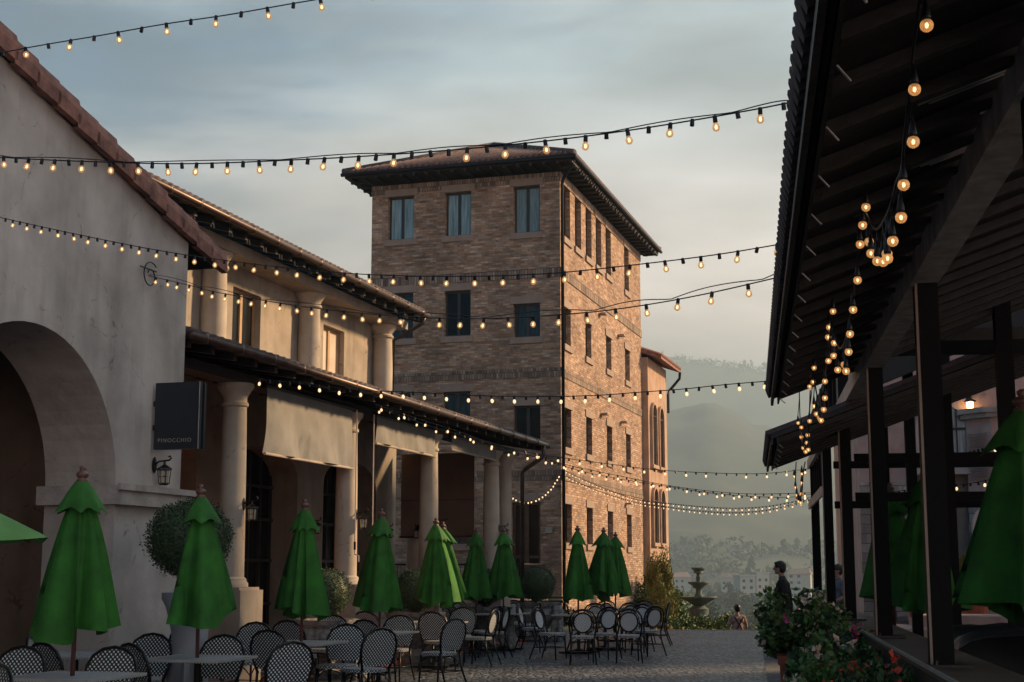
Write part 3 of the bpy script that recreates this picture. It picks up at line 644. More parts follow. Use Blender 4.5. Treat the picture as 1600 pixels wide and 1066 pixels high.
# two courses of the right side's near end are wrapped round the corner by the front wall
P(mb, 'wall', 'tower_brick', tw)
mb = MB()
for z0, z1 in ((10.82, 11.12), (7.62, 7.9), (4.36, 4.68), (.1, .42), (13.95, 14.25)):
    mb.box(L, 42.872, 42.898, -17.8, -11.272, z0, z1); mb.box(L, 42.9, 55.62, -11.298, -11.272, z0, z1)
P(mb, 'soldier_course', 'soldier_brick', tw)
def twin(F, axis, c_out, p0, p1, z0, z1, pane, parent, lint=True, sgn=1):
    """lintel, sill, frame, pane of one opening; axis 'a': plane a=c, outward is -a; axis 'b': plane b=c, outward is +b"""
    o_ = -1 if axis == 'a' else 1
    bx = (lambda mb, q0, q1, d0, d1, zz0, zz1: mb.box(F, c_out + o_ * d0, c_out + o_ * d1, q0, q1, zz0, zz1)) if axis == 'a' else (lambda mb, q0, q1, d0, d1, zz0, zz1: mb.box(F, q0, q1, c_out + o_ * d0, c_out + o_ * d1, zz0, zz1))
    t_ = .06; mb = MB()
    for q in ((p0, p0 + t_, z0, z1), (p1 - t_, p1, z0, z1), (p0 + t_, p1 - t_, z0, z0 + t_), (p0 + t_, p1 - t_, z1 - t_, z1), ((p0 + p1) / 2 - .05, (p0 + p1) / 2 + .05, z0 + t_, z1 - t_)):
        bx(mb, q[0], q[1], -.16, -.23, q[2], q[3])
    w_ = P(mb, 'window', 'window_frame', parent)
    mb = MB(); bx(mb, p0 + t_, p1 - t_, -.19, -.21, z0 + t_, z1 - t_); P(mb, 'pane', pane, w_)
    if lint:
        mb = MB(); bx(mb, p0 - .12, p1 + .12, -.1, .035, z1 + .002, z1 + .24); P(mb, 'lintel', 'trim_stone', w_)
        mb = MB(); bx(mb, p0 - .1, p1 + .1, -.14, .06, z0 - .2, z0 - .002); P(mb, 'sill', 'trim_stone', w_)
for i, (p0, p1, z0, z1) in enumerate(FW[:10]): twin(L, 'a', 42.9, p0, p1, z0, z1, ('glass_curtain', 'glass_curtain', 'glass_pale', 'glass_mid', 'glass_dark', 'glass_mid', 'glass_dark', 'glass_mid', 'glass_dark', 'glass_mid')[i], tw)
for w in RW: twin(L, 'b', -11.3, w[0], w[1], w[2], w[3], 'glass_dark', tw)
p0, p1, z0, z1 = FW[10]
mb = MB(); mb.box(L, 43.05, 43.12, p0, p1, z0, z1); d = P(mb, 'door', 'glass_dark', tw)
mb = MB()
for q in ((p0, p0 + .08), (p1 - .08, p1), ((p0 + p1) / 2 - .06, (p0 + p1) / 2 + .06)): mb.box(L, 43.0, 43.05, q[0], q[1], z0, 3.6)
mb.box(L, 43.0, 43.05, p0, p1, 1.95, 2.03); mb.box(L, 43.0, 43.05, p0, p1, 3.6, 3.68)
P(mb, 'door_frame', 'copper', d)
mb = MB(); mb.box(L, 42.865, 43.0, p0 - .12, p1 + .12, 3.682, 3.93); P(mb, 'lintel', 'trim_stone', d)
# roof
ea0, ea1, eb0, eb1, ez = 42.0, 56.3, -18.45, -10.62, 14.50
rz_ = ez + 1.75; hm = (eb0 + eb1) / 2; ra0, ra1 = ea0 + 4.1, ea1 - 4.1
mb = MB(); cs = [L(ea0, eb0, ez), L(ea0, eb1, ez), L(ea1, eb1, ez), L(ea1, eb0, ez)]; r0, r1 = L(ra0, hm, rz_), L(ra1, hm, rz_)
mb.face([cs[0], cs[1], r0]); mb.face([cs[1], cs[2], r1, r0]); mb.face([cs[2], cs[3], r1]); mb.face([cs[3], cs[0], r0, r1])
tr = P(mb, 'roof', 'tile_brown', tw)
mb = MB()
def tiles(mb, e0, e1, top0, top1, n, r=.085):
    for k in range(n):
        t = (k + .5) / n; p = e0.lerp(e1, t)
        # run straight up the slope until the hip
        tx = t
        if top0 == top1: q = p.lerp(top0, 1) if False else None
        yield t
for k in range(40):                        # front slope barrels
    b_ = eb0 + (k + .5) * (eb1 - eb0) / 40; m_ = 1 - abs(b_ - hm) / (eb1 - hm)
    if m_ > .03: mb.tube([L(ea0 - .03, b_, ez + .04), L(ea0 + 4.1 * m_, b_, ez + 1.75 * m_ + .04)], .09, 6)
for k in range(72):                        # right slope barrels
    a = ea0 + (k + .5) * (ea1 - ea0) / 72; m_ = min(1, (a - ea0) / 4.1, (ea1 - a) / 4.1)
    if m_ > .03: mb.tube([L(a, eb1 + .03, ez + .04), L(a, eb1 + (hm - eb1) * m_, ez + 1.75 * m_ + .04)], .09, 6)
P(mb, 'roof_tile', 'tile_brown', tr, smooth=True)
mb = MB()
for p, q in ((cs[0], r0), (cs[1], r0), (cs[2], r1), (r0, r1)): mb.tube([p + Vector((0, 0, .06)), q + Vector((0, 0, .08))], .13, 8)
P(mb, 'hip_tile', 'tile_dark', tr, smooth=True)
mb = MB(); mb.box(L, ea0 + .04, ea1 - .04, eb0 + .04, eb1 - .04, 14.36, 14.44)
for k in range(18): b_ = eb0 + .2 + k * .44; mb.box(L, ea0 + .06, 42.88, b_, b_ + .1, 14.29, 14.36)
for k in range(26): a = ea0 + .5 + k * .54; mb.box(L, a, a + .1, -11.27, eb1 - .06, 14.27, 14.36)
for k in range(18): b_ = eb0 + .2 + k * .44; mb.box(L, 55.62, ea1 - .06, b_, b_ + .1, 14.29, 14.36)
for k in range(4): mb.box(L, ea0 + .5 + k * .54, ea0 + .6 + k * .54, eb0 + .06, -17.8, 14.29, 14.36)
for k in range(26):
    a = ea0 + .85 + k * .53; mb.beam(L(a, eb1 - .03, 14.34), L(a + .04, eb1 - .12, 14.25), .03, .02, mi=1)
P(mb, 'soffit', ['dark_wood', 'metal_and_light_streaks'], tr)
mb = MB(); mb.tube([L(ea0 - .05, eb0 - .05, 14.46), L(ea0 - .05, eb1 + .05, 14.46), L(ea1 + .05, eb1 + .05, 14.46)], .065, 8); P(mb, 'gutter', 'black_metal', tr)
mb = MB(); mb.tube([L(42.2, eb1 - .02, 14.42), L(42.3, -10.75, 14.28), L(42.75, -11.15, 13.95), L(42.8, -11.2, 13.8), L(42.8, -11.2, 0)], .055, 8); P(mb, 'drainpipe', 'black_metal', tw, smooth=True)
# small wall lights and vents on the lit side
for a, z in ((48.2, 8.9 + 1.6), (51.2, 10.2), (48.3, 6.95), (51.5, 6.98), (52.2, 4.0)): mb = MB(); mb.box(L, a, a + .3, -11.27, -11.05, z, z + .07); P(mb, 'wall_spout', 'trim_stone', tw)
mb = MB(); mb.box(L, 42.76, 42.87, -11.78, -11.58, 2.72, 2.86); mb.box(L, 42.74, 42.87, -11.8, -11.56, 2.86, 2.9); P(mb, 'junction_box', 'house_white', tw)

# terrace with balustrade in front of the tower
te = thing('brick_terrace', 'low brick terrace with iron balustrade at foot of brick tower', 'terrace', L(41.5, -13, 0))
mb = MB(); mb.box(L, 40.2, 42.868, -17.5, -11.75, 0, .62); P(mb, 'base', 'tower_brick', te)
mb = MB(); mb.box(L, 40.12, 42.866, -17.5, -11.68, .622, .72); P(mb, 'coping', 'trim_stone', te)
mb = MB(); mb.tube([L(40.25, -16.5, 1.75), L(40.25, -11.8, 1.75), L(42.8, -11.8, 1.75)], .03, 6); mb.tube([L(40.25, -16.5, .85), L(40.25, -11.8, .85), L(42.8, -11.8, .85)], .02, 6)
for k in range(40): mb.tube([L(40.25, -16.4 + k * .118, .85), L(40.25, -16.4 + k * .118, 1.75)], .012, 5)
for k in range(20): mb.tube([L(40.3 + k * .125, -11.8, .85), L(40.3 + k * .125, -11.8, 1.75)], .012, 5)
P(mb, 'railing', 'black_metal', te)

# ochre annex beyond the tower
an = thing('ochre_annex', 'ochre stucco annex with paired arched windows behind the brick tower', 'building', L(57.6, -13, -1.4))
mb = MB(); mb.box(L, 55.61, 59.6, -17, -11.05, -6, 10.02); P(mb, 'wall', 'stucco_ochre', an)
for zc, zb in ((8.2, 5.75), (4.8, 2.65), (1.85, -.9)):
    for a0 in (56.0, 57.5):
        h = .46; zs = zc - h
        ap = [(a0 + h + h * math.cos(math.pi * k / 12), zs + h * math.sin(math.pi * k / 12)) for k in range(13)]
        mb = MB(); mb.extr(L, [(a0 + 2 * h, zb)] + ap + [(a0, zb)], -11.049, -11.02); w_ = P(mb, 'window', 'glass_dark', an)
        o2 = [(a0 + h + (h + .09) * math.cos(math.pi * k / 12), zs + (h + .09) * math.sin(math.pi * k / 12)) for k in range(13)]
        ring = [(a0 + 2 * h + .09, zb)] + o2 + [(a0 - .09, zb), (a0, zb)] + list(reversed(ap)) + [(a0 + 2 * h, zb)]
        mb = MB(); mb.extr(L, ring, -11.048, -10.93); P(mb, 'surround', 'stucco_ochre', w_)
        mb = MB(); mb.box(L, a0 - .12, a0 + 2 * h + .12, -11.048, -10.9, zb - .14, zb - .002); P(mb, 'sill', 'stucco_ochre', w_)
        mb = MB(); mb.box(L, a0 + h - .02, a0 + h + .02, -11.018, -10.99, zb, zc - .05); mb.box(L, a0 + .01, a0 + 2 * h - .01, -10.988, -10.97, zs - .03, zs); P(mb, 'glazing_bar', 'window_frame', w_)
mb = MB(); mb.extr(L, [(-10.5, 9.95), (-10.5, 10.05), (-14, 11.3), (-17.5, 10.05), (-17.5, 9.95), (-14, 11.15)], 55.62, 60.1, axis='a'); ro = P(mb, 'roof', 'tile_red', an)
mb = MB()
for k in range(23): mb.tube([L(55.7 + k * .195, -10.48, 10.1), L(55.7 + k * .195, -14, 11.36)], .085, 6)
P(mb, 'roof_tile', 'tile_red', ro, smooth=True)
mb = MB(); mb.tube([L(59.9, -10.5, 9.95), L(60.05, -10.55, 9.7), L(59.9, -10.95, 9.2), L(59.75, -11.0, 9.0), L(59.75, -11.0, 8.2)], .06, 8); P(mb, 'drainpipe', 'black_metal', an)

# ------------------------------------------------------------------ pavilion on the right
pv = thing('steel_pavilion', 'black steel dining pavilion with long overhanging roof along the right side', 'pavilion', R(12, 3, 0))
D = .88
AP = [1.4, 4.5, 7.6, 10.8, 14.4, 17.8, 21.2]
for i, a in enumerate(AP):
    mb = MB(); top = 3.2 if i < 4 else 3.8
    mb.box(R, a - .06, a + .06, D + .0, D + .115, 1.12, top); p_ = P(mb, 'post', 'black_steel', pv)
    if i < 6:
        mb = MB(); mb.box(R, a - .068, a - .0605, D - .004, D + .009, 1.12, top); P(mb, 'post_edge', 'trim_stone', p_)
    mb = MB(); mb.box(R, a - .12, a + .12, D - .0, D + .2, 1.112, 1.13)
    for q in (-.1, .1): mb.lathe([(.012, 0), (.012, .02), (0, .02)], R(a + q, D + .02, 1.13), 6)
    P(mb, 'base_plate', 'black_metal', p_)
mb = MB()
for a in (15.4, 16.3, 17.0, 18.5, 19.3, 20.0, 20.7): mb.box(R, a - .03, a + .03, D + .02, D + .08, 3.18, 3.72)
for a in (18.4, 19.0, 19.6, 20.2, 20.8): mb.box(R, a - .03, a + .03, D + .02, D + .08, 2.6, 3.08)
mb.box(R, 14.6, 21.3, D + .02, D + .1, 3.72, 3.82); P(mb, 'louvre', 'black_steel', pv)
mb = MB(); mb.box(R, .8, 21.6, D - .025, D + .0, 3.07, 3.20); mb.box(R, 17.7, 21.6, D - .025, D - .002, 2.48, 2.60); mb.box(R, 17.9, 21.3, D - .025, D - .002, 1.2, 1.33); P(mb, 'beam', 'rust_beam', pv)
mb = MB(); mb.box(R, .8, 21.6, D + .0, D + .12, 3.08, 3.19); P(mb, 'beam_back', 'rust_beam', pv)
mb = MB(); mb.box(R, .8, 18.6, D, D + .2, 0, 1.068); P(mb, 'base_wall', 'dark_wood', pv)
mb = MB(); mb.box(R, .8, 18.6, D + .0, D + .36, 1.07, 1.11); P(mb, 'sill', 'plank_brown', pv)
mb = MB(); mb.box(R, .8, 15.0, D - .015, D - .001, 1.10, 1.118); P(mb, 'sill_highlight', 'rim_and_highlight_metal', pv)  # pale strip imitates the bright highlight along the sill's front edge
mb = MB(); mb.box(R, 1.0, 27, D + .25, 9.5, .0, .15); P(mb, 'deck', 'plank_brown', pv)
mb = MB(); mb.extr(R, [(1.1, 3.39), (1.1, 3.47), (5, 5.03), (5, 4.95)], 16.6, 21.5, axis='a')
for a_ in (21.2, 21.0, 20.7): mb.extr(R, [(1.1, 3.32), (1.1, 3.389), (5, 4.949), (5, 4.88)], a_, a_ + .06, axis='a')
P(mb, 'rear_roof', 'dark_wood', pv)
mb = MB(); mb.extr(R, [(1.3, 3.6), (1.3, 5.2), (5, 6.7), (5, 5.08)], 16.5, 16.59, axis='a'); P(mb, 'clerestory_screen', 'dark_wood', pv)
# inner posts
for a in (11.2, 14.6, 17.8, 21.2):
    mb = MB(); mb.box(R, a - .06, a + .06, D + 1.0, D + 1.12, .15, 4.0); P(mb, 'inner_post', 'black_steel', pv)
for a, zs in ((14.7, (2.71, 2.32)), (18.3, (2.9, 2.4))):
    for z in zs: mb = MB(); mb.box(R, a, a + .06, D + .17, 4.6, z - .045, z + .045); P(mb, 'cross_rail', 'black_steel', pv)
def roofpart(a0, a1, b0, z0, sl, b1, nm):
    zf = lambda b: z0 + (b - b0) * sl
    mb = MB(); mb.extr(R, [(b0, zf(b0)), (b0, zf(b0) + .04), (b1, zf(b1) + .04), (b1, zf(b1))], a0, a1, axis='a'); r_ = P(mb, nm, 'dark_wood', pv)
    mb = MB(); k = a0 + .1
    while k < a1 - .05:
        mb.extr(R, [(b0 + .07, zf(b0 + .07) - .05), (b0 + .07, zf(b0 + .07) - .003), (b1, zf(b1) - .003), (b1, zf(b1) - .05)], k, k + .05, axis='a'); k += .42
    kk = a0 + .3
    while kk < a1 - .1: mb.beam(R(kk, b0 + .07, zf(b0) - .02), R(kk + .05, b0 + .11, zf(b0) - .05), .005, .005, mi=1); kk += .56
    random.seed(int(a0 * 10))      # pale strips imitating streaks of light between the roof boards
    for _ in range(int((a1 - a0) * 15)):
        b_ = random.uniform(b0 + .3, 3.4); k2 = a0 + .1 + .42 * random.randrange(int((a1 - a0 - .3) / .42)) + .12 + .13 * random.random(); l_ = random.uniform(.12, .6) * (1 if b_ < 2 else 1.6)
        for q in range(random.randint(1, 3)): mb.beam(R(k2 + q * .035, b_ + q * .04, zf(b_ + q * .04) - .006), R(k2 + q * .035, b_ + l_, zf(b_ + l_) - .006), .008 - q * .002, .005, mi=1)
    P(mb, 'rafter', ['rafter_wood', 'metal_and_light_streaks'], r_)
    mb = MB(); mb.box(R, a0, a1, b0 + .05, b0 + .065, zf(b0 + .05) - .055, zf(b0 + .05) - .004); mb.box(R, a0, a1, b0 - .004, b0 + .018, zf(b0) - .05, zf(b0) - .001); P(mb, 'fascia', 'rafter_wood', r_)
    mb = MB(); k = a0 + .06
    while k < a1 - .02: mb.tube([R(k, b0 - .035, zf(b0) + .04), R(k, b1, zf(b1) + .055)], .045, 6); k += .105
    P(mb, 'roof_tile', 'tile_dark', r_)
    return r_
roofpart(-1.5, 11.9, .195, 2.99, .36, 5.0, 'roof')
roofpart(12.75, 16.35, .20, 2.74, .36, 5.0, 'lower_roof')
mb = MB(); mb.box(R, 11.905, 12.74, D + .17, 5.0, 3.45, 3.55); P(mb, 'roof_link', 'dark_wood', pv)

# ------------------------------------------------------------------ pink building behind the pavilion
pb = thing('pink_villa', 'pink stucco villa with arched window and stone cladding behind the pavilion', 'building', R(38, 9, 0))
PA = 34.0
mb = MB(); mb.wall(R, 'a', PA, PA + .4, 2.55, 16, 0, 9., [(3.95, 5.02, 3.95, 4.8), (3.75, 5.0, .3, 3.75)]); mb.box(R, PA + .402, 44, 2.55, 2.95, 0, 9.)
mb.box(R, 43.6, 44, 2.95, 16, 0, 9.); mb.box(R, 10, 28.5, 9.6, 20, 0, 19); P(mb, 'wall', 'stucco_pink', pb)  # tall block out of view is added to shade the gabled wall
mb = MB(); mb.box(R, PA - .4, 44.5, 2.2, 16.5, 9.001, 9.2); mb.box(R, 9.5, 29, 9.2, 20.5, 19.001, 19.2); P(mb, 'roof', 'tile_dark', pb)  # second slab caps the added, unseen shading block
mb = MB(); mb.box(R, PA - .12, PA - .003, 2.52, 3.75, 0, 3.6); mb.box(R, PA - .12, PA - .003, 2.52, 5.0, 0, .55); P(mb, 'stone_cladding', 'clad_stone', pb)
x0, x1 = 3.95, 5.02; h = (x1 - x0) / 2
ap = [(x0 + h + h * math.cos(math.pi * k / 16), 4.8 + h * math.sin(math.pi * k / 16)) for k in range(17)]
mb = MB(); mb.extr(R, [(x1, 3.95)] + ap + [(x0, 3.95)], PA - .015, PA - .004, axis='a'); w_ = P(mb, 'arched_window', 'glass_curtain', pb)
mb = MB(); o2 = [(x0 + h + (h + .12) * math.cos(math.pi * k / 16), 4.8 + (h + .12) * math.sin(math.pi * k / 16)) for k in range(17)]
mb.extr(R, [(x1 + .12, 3.95)] + o2 + [(x0 - .12, 3.95), (x0, 3.95)] + list(reversed(ap)) + [(x1, 3.95)], PA - .1, PA - .003, axis='a'); P(mb, 'surround', 'white_trim', w_)
mb = MB()
for k in range(1, 4): mb.box(R, PA - .05, PA - .016, x0 + k * 2 * h / 4 - .015, x0 + k * 2 * h / 4 + .015, 3.95, 5.25)
mb.box(R, PA - .055, PA - .051, x0, x1, 4.78, 4.84); P(mb, 'glazing_bar', 'window_frame', w_)
mb = MB(); mb.box(R, PA - .2, PA - .003, 3.6, 5.15, 3.76, 3.9); P(mb, 'window_sill', 'white_trim', pb)
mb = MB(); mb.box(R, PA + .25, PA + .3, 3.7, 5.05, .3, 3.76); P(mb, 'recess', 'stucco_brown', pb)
# projecting bay
bay = [(4.95, 33.99), (4.95, 33.85), (5.42, 33.3), (9, 33.3), (9, 33.99)]
def vprism(mb, pts, z0, z1, mi=0):
    n = len(pts); A = [R(a, b, z0) for b, a in pts]; B = [R(a, b, z1) for b, a in pts]
    mb.poly(A + B, [tuple(range(n)), tuple(reversed(range(n, 2 * n)))] + [(i, (i + 1) % n, (i + 1) % n + n, i + n) for i in range(n)], mi)
mb = MB(); vprism(mb, bay, 3.3, 5.0); P(mb, 'bay', 'stucco_pink', pb)
mb = MB(); vprism(mb, [(b - .02, a - .02) for b, a in bay], 0, 3.29); P(mb, 'bay_cladding', 'clad_stone', pb)
mb = MB(); vprism(mb, [(b - .12, a - .12 if a < 33.98 else a) for b, a in bay], 5.002, 5.10); vprism(mb, [(b - .2, a - .2 if a < 33.98 else a) for b, a in bay], 5.102, 5.22); P(mb, 'bay_cornice', 'ledge_stone', pb)
mb = MB(); e0 = R(33.80, 4.97, 0); e1 = R(33.34, 5.36, 0); dv = (e1 - e0)
nrm = Vector((dv.y, -dv.x, 0)).normalized(); nrm = nrm if nrm.y < 0 else -nrm
for k in range(20):
    z = 3.6 + k * .055; mb.beam(e0 + dv * .06 + nrm * .05 + Vector((0, 0, z)), e0 + dv * .94 + nrm * .05 + Vector((0, 0, z)), .05, .018)
for t in (.03, .97): mb.beam(e0 + dv * t + nrm * .04 + Vector((0, 0, 3.55)), e0 + dv * t + nrm * .04 + Vector((0, 0, 4.75)), .05, .05)
P(mb, 'shutter', 'shutter', pb)
for z in (2.9,):
    h = .3; x0 = 5.0
    ap = [(x0 + h + h * math.cos(math.pi * k / 12), 2.6 + h * math.sin(math.pi * k / 12)) for k in range(13)]
    o2 = [(x0 + h + (h + .12) * math.cos(math.pi * k / 12), 2.6 + (h + .12) * math.sin(math.pi * k / 12)) for k in range(13)]
    mb = MB(); mb.extr(R, [(x0 + 2 * h + .12, .6)] + o2 + [(x0 - .12, .6), (x0, .6)] + list(reversed(ap)) + [(x0 + 2 * h, .6)], 33.1, 33.27, axis='a'); P(mb, 'arch_surround', 'white_trim', pb)
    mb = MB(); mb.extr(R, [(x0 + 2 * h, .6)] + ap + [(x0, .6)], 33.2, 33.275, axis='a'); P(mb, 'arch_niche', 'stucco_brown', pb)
# steps
st = thing('stone_steps', 'pink stone steps rising between the pavilion posts', 'steps', R(23.5, 2.8, .15))
mb = MB(); mb.box(R, 22.4, 25.2, 2.0, 4.3, .152, .5); P(mb, 'tread', 'white_trim', st)
mb = MB(); mb.box(R, 23.2, 25.2, 2.35, 4.3, .502, .68); mb.box(R, 24.0, 25.2, 2.6, 4.3, .682, .86); P(mb, 'upper_tread', 'stucco_pink', st)

# ------------------------------------------------------------------ lamps
def lantern(loc, outv, label, lit=False, scale=1.):
    outv = Vector(outv).normalized(); rz = math.atan2(outv.y, outv.x)
    t = thing('wall_lantern', label, 'lantern', loc, rz, 'wall lanterns'); t.scale = (scale,) * 3
    def PP(mb, n, m, par=t, sm=False): o = mb.build(n, m, smooth=sm); o.parent = par; return o
    mb = MB(); mb.sphere((0, 0, 0), .06, 8, (.3, .8, 1.6)); mb.tube([(0, 0, .0), (.06, 0, .04), (.13, 0, .045), (.19, 0, .05), (.215, 0, .075), (.20, 0, .1), (.18, 0, .09)], .011, 6); PP(mb, 'bracket', 'black_metal')
    mb = MB(); mb.lathe([(.015, .04), (.02, 0), (.10, -.045), (.105, -.06), (.075, -.062)], (.13, 0, 0), 4); mb.lathe([(.05, -.235), (.06, -.225), (0.06, -.21), (0, -.21)], (.13, 0, 0), 4)
    for sx in (-1, 1):
        for sy in (-1, 1): mb.tube([(.13 + sx * .055, sy * .055, -.06), (.13 + sx * .042, sy * .042, -.225)], .006, 5)
    for sx, sy in ((-1, 0), (1, 0), (0, 1), (0, -1)): mb.tube([(.13 + sx * .055, sy * .055, -.06), (.13 + sx * .042, sy * .042, -.225)], .004, 4)
    for z, w in ((-.062, .056), (-.14, .05), (-.222, .043)):
        mb.tube([(.13 - w, -w, z), (.13 + w, -w, z), (.13 + w, w, z), (.13 - w, w, z), (.13 - w, -w, z)], .004, 4)
    cg = PP(mb, 'cage', 'black_metal')
    mb = MB(); mb.lathe([(.05, -.22), (.066, -.07)], (.13, 0, 0), 4, 0); 
    g = PP(mb, 'glass', 'lamp_lit' if lit else 'lamp_glass', cg); g.rotation_euler = (0, 0, 0)
    return t
bout = L(0, 1) ; aback = L(-1, 0)
lantern(L(14.62, -8.73, 2.80), L(0, 1), 'black iron lantern on grey wall below the hanging sign')
for a, nm in ((18, 'first'), (22, 'second'), (26, 'third'), (30, 'last')):
    lantern(L(a, -9.32, 2.5), L(0, 1), 'black lantern on the street side of the %s arcade column' % nm)
for a, b_, nm in ((26.9, -12.36, 'inner pier seen between the first and second columns'), (30.9, -12.36, 'sunlit inner pier at the end of the arcade'), (31.85, -11.75, 'brown blind at the arcade end')):
    lantern(L(a - (.4 if b_ > -12 else 0), b_, 2.55), L(-.2, 1) if b_ < -12 else L(-1, 0), 'small black lantern by the ' + nm)
lantern(R(33.98, 5.06, 5.5), R(-1, 0), 'lit lantern glowing on the pink villa wall', lit=True, scale=1.35)

# ------------------------------------------------------------------ hanging sign
sg = thing('hanging_sign', 'dark navy box sign with pale lettering projecting from grey wall', 'sign', L(14.6, -8.7, 3.35))
mb = MB(); mb.box(L, 14.53, 14.60, -8.70, -8.13, 2.97, 3.745); P(mb, 'panel', 'sign_navy', sg)
mb = MB(); mb.box(L, 14.64, 14.68, -8.68, -8.12, 2.975, 3.74); P(mb, 'back_panel', 'sign_navy', sg)
mb = MB(); mb.box(L, 14.525, 14.532, -8.128, -8.122, 2.97, 3.745); P(mb, 'edge_strip', 'metal_and_light_streaks', sg)
mb = MB(); mb.box(L, 14.58, 14.63, -8.78, -8.70, 3.48, 3.54); mb.box(L, 14.58, 14.63, -8.78, -8.70, 3.2, 3.26); P(mb, 'bracket', 'black_metal', sg)
def text(name, s, size, loc, rot, m, parent, extr=.002, space=1.):
    c = bpy.data.curves.new(name, 'FONT'); c.body = s; c.size = size; c.extrude = extr; c.align_x = 'CENTER'; c.align_y = 'CENTER'; c.space_character = space
    o = bpy.data.objects.new(name, c); C.objects.link(o); bpy.context.view_layer.update()
    me = bpy.data.meshes.new_from_object(o.evaluated_get(bpy.context.evaluated_depsgraph_get())); bpy.data.objects.remove(o)
    me.materials.clear(); me.materials.append(M[m]); ob = link(name, me); ob.matrix_world = Matrix.Translation(loc) @ rot
    mw = ob.matrix_world.copy(); ob.parent = parent; ob.matrix_parent_inverse = Matrix.Translation(-Vector(parent.location)); ob.matrix_world = mw
    return ob
rotL = Matrix.Rotation(-rad(16.74), 4, 'Z') @ Matrix.Rotation(math.pi / 2, 4, 'X')
text('lettering', 'PINOCCHIO', .066, L(14.526, -8.43, 3.07), rotL, 'sign_letter', sg, space=1.25)
lsn = thing('arcade_sign', 'small black sign with one pale letter inside the big arch', 'sign', L(13.2, -11.2, 3.3))
mb = MB(); mb.box(L, 13.2, 13.24, -11.95, -11.2, 2.88, 3.3); mb.box(L, 13.21, 13.23, -11.6, -11.58, 3.3, 4.3); P(mb, 'board', 'sign_navy', lsn)
text('lettering', 'A', .17, L(13.195, -11.32, 3.08), rotL, 'sign_letter', lsn)
# iron scroll that carries a cable
sc = thing('cable_bracket', 'curled iron bracket on grey wall holding a light cable', 'bracket', L(14.1, -8.74, 5.05))
o0 = L(14.1, -8.70, 5.05); ax = L(1, 0); mb = MB()
mb.tube([o0, o0 + ax * .35], .009, 6)
sp = []
for k in range(26):
    t = k / 25 * math.pi * 2.6; r = .17 - .11 * k / 25; sp.append(o0 + ax * (.22 + r * math.cos(t + .8)) + Vector((0, 0, -.07 + r * math.sin(t + .8))))
mb.tube(sp, .008, 6); P(mb, 'scroll', 'black_metal', sc)

# ------------------------------------------------------------------ closed umbrellas
def umbrella_mesh(seed, Lc=1.30, spread=.40):
    rnd = random.Random(seed)
    ribs = [(2 * math.pi * (k + rnd.uniform(-.22, .22)) / 8, spread * rnd.uniform(.6, 1.25), Lc * rnd.uniform(.86, 1.03)) for k in range(8)]
    sub = 6; nz_ = 14; mb = MB(); n = 8 * sub
    ph = rnd.uniform(0, 6)
    for j in range(nz_ + 1):
        t = j / nz_
        for i in range(n):
            k = i // sub; f = (i % sub) / sub; a0, r0, l0 = ribs[k]; a1, r1, l1 = ribs[(k + 1) % 8]
            if k == 7: a1 += 2 * math.pi
            ang = a0 + (a1 - a0) * f; r = r0 + (r1 - r0) * f; l = l0 + (l1 - l0) * f
            s_ = math.sin(math.pi * f); fold = (.5, .74, .44, .78, .6, .4, .7, .55)[k] * s_ ** .7 * (t ** .55); ang += (.3, -.34, .2, .38, -.3, .3, -.22, .34)[k] * s_ * t
            rr = (.045 + (r - .045) * t ** .82) * (1 - fold) + .012 * math.sin(ang * 9 + ph + t * 4) * t
            drop = l * (t + .05 * s_ * t ** 3 * (1 if k % 2 else -.4))
            slant = math.sqrt(max(0, 1 - (r * .9 / l) ** 2))
            mb.v.append((rr * math.cos(ang), rr * math.sin(ang), 2.30 - drop * slant))
    for j in range(nz_):
        for i in range(n):
            i2 = (i + 1) % n; mb.f.append((j * n + i, (j + 1) * n + i, (j + 1) * n + i2, j * n + i2)); mb.mi.append(0)
    me = mb.mesh('canopy', 'umbrella_green', smooth=True, uv=False)
    mb = MB(); nz_ = 5
    for j in range(nz_ + 1):
        t = j / nz_
        for i in range(n):
            k = i // sub; f = (i % sub) / sub; a0 = ribs[k][0]; a1 = ribs[(k + 1) % 8][0] + (2 * math.pi if k == 7 else 0)
            ang = a0 + (a1 - a0) * f; s_ = math.sin(math.pi * f)
            r0 = .055 + (.235 * (ribs[k][1] / spread * (1 - f) + ribs[(k + 1) % 8][1] / spread * f) - .055) * t ** .9
            rr = r0 * (1 - .26 * s_ * t); mb.v.append((rr * math.cos(ang), rr * math.sin(ang), 2.335 - .27 * t + .05 * s_ * t ** 2))
    for j in range(nz_):
        for i in range(n):
            i2 = (i + 1) % n; mb.f.append((j * n + i, (j + 1) * n + i, (j + 1) * n + i2, j * n + i2)); mb.mi.append(0)
    for i in range(n):
        pass
    ve = mb.mesh('vent', 'umbrella_green', smooth=True, uv=False)
    return me, ve
mb = MB(); mb.lathe([(.019, .1), (.019, 2.3)], n=12); pole_me = mb.mesh('pole', 'pole_wood', smooth=True, uv=False)
mb = MB(); mb.lathe([(.05, 2.325), (.05, 2.35), (.03, 2.36), (.045, 2.375), (.055, 2.395), (.045, 2.415), (.02, 2.425), (.028, 2.44), (.028, 2.455), (.012, 2.468), (0, 2.47)], n=14); fin_me = mb.mesh('finial', 'finial_wood', smooth=True, uv=False)
mb = MB(); mb.lathe([(0, 0), (.24, 0), (.24, .05), (.05, .07), (.03, .09), (.03, .3), (0, .3)], n=20); base_me = mb.mesh('base', 'black_metal', uv=False)
UM = [umbrella_mesh(s) for s in (3, 11, 23, 37, 51, 64, 78, 92, 105, 119, 133)]
ords = ['first', 'second', 'third', 'fourth', 'fifth', 'sixth', 'seventh', 'eighth', 'ninth', 'tenth', 'eleventh']
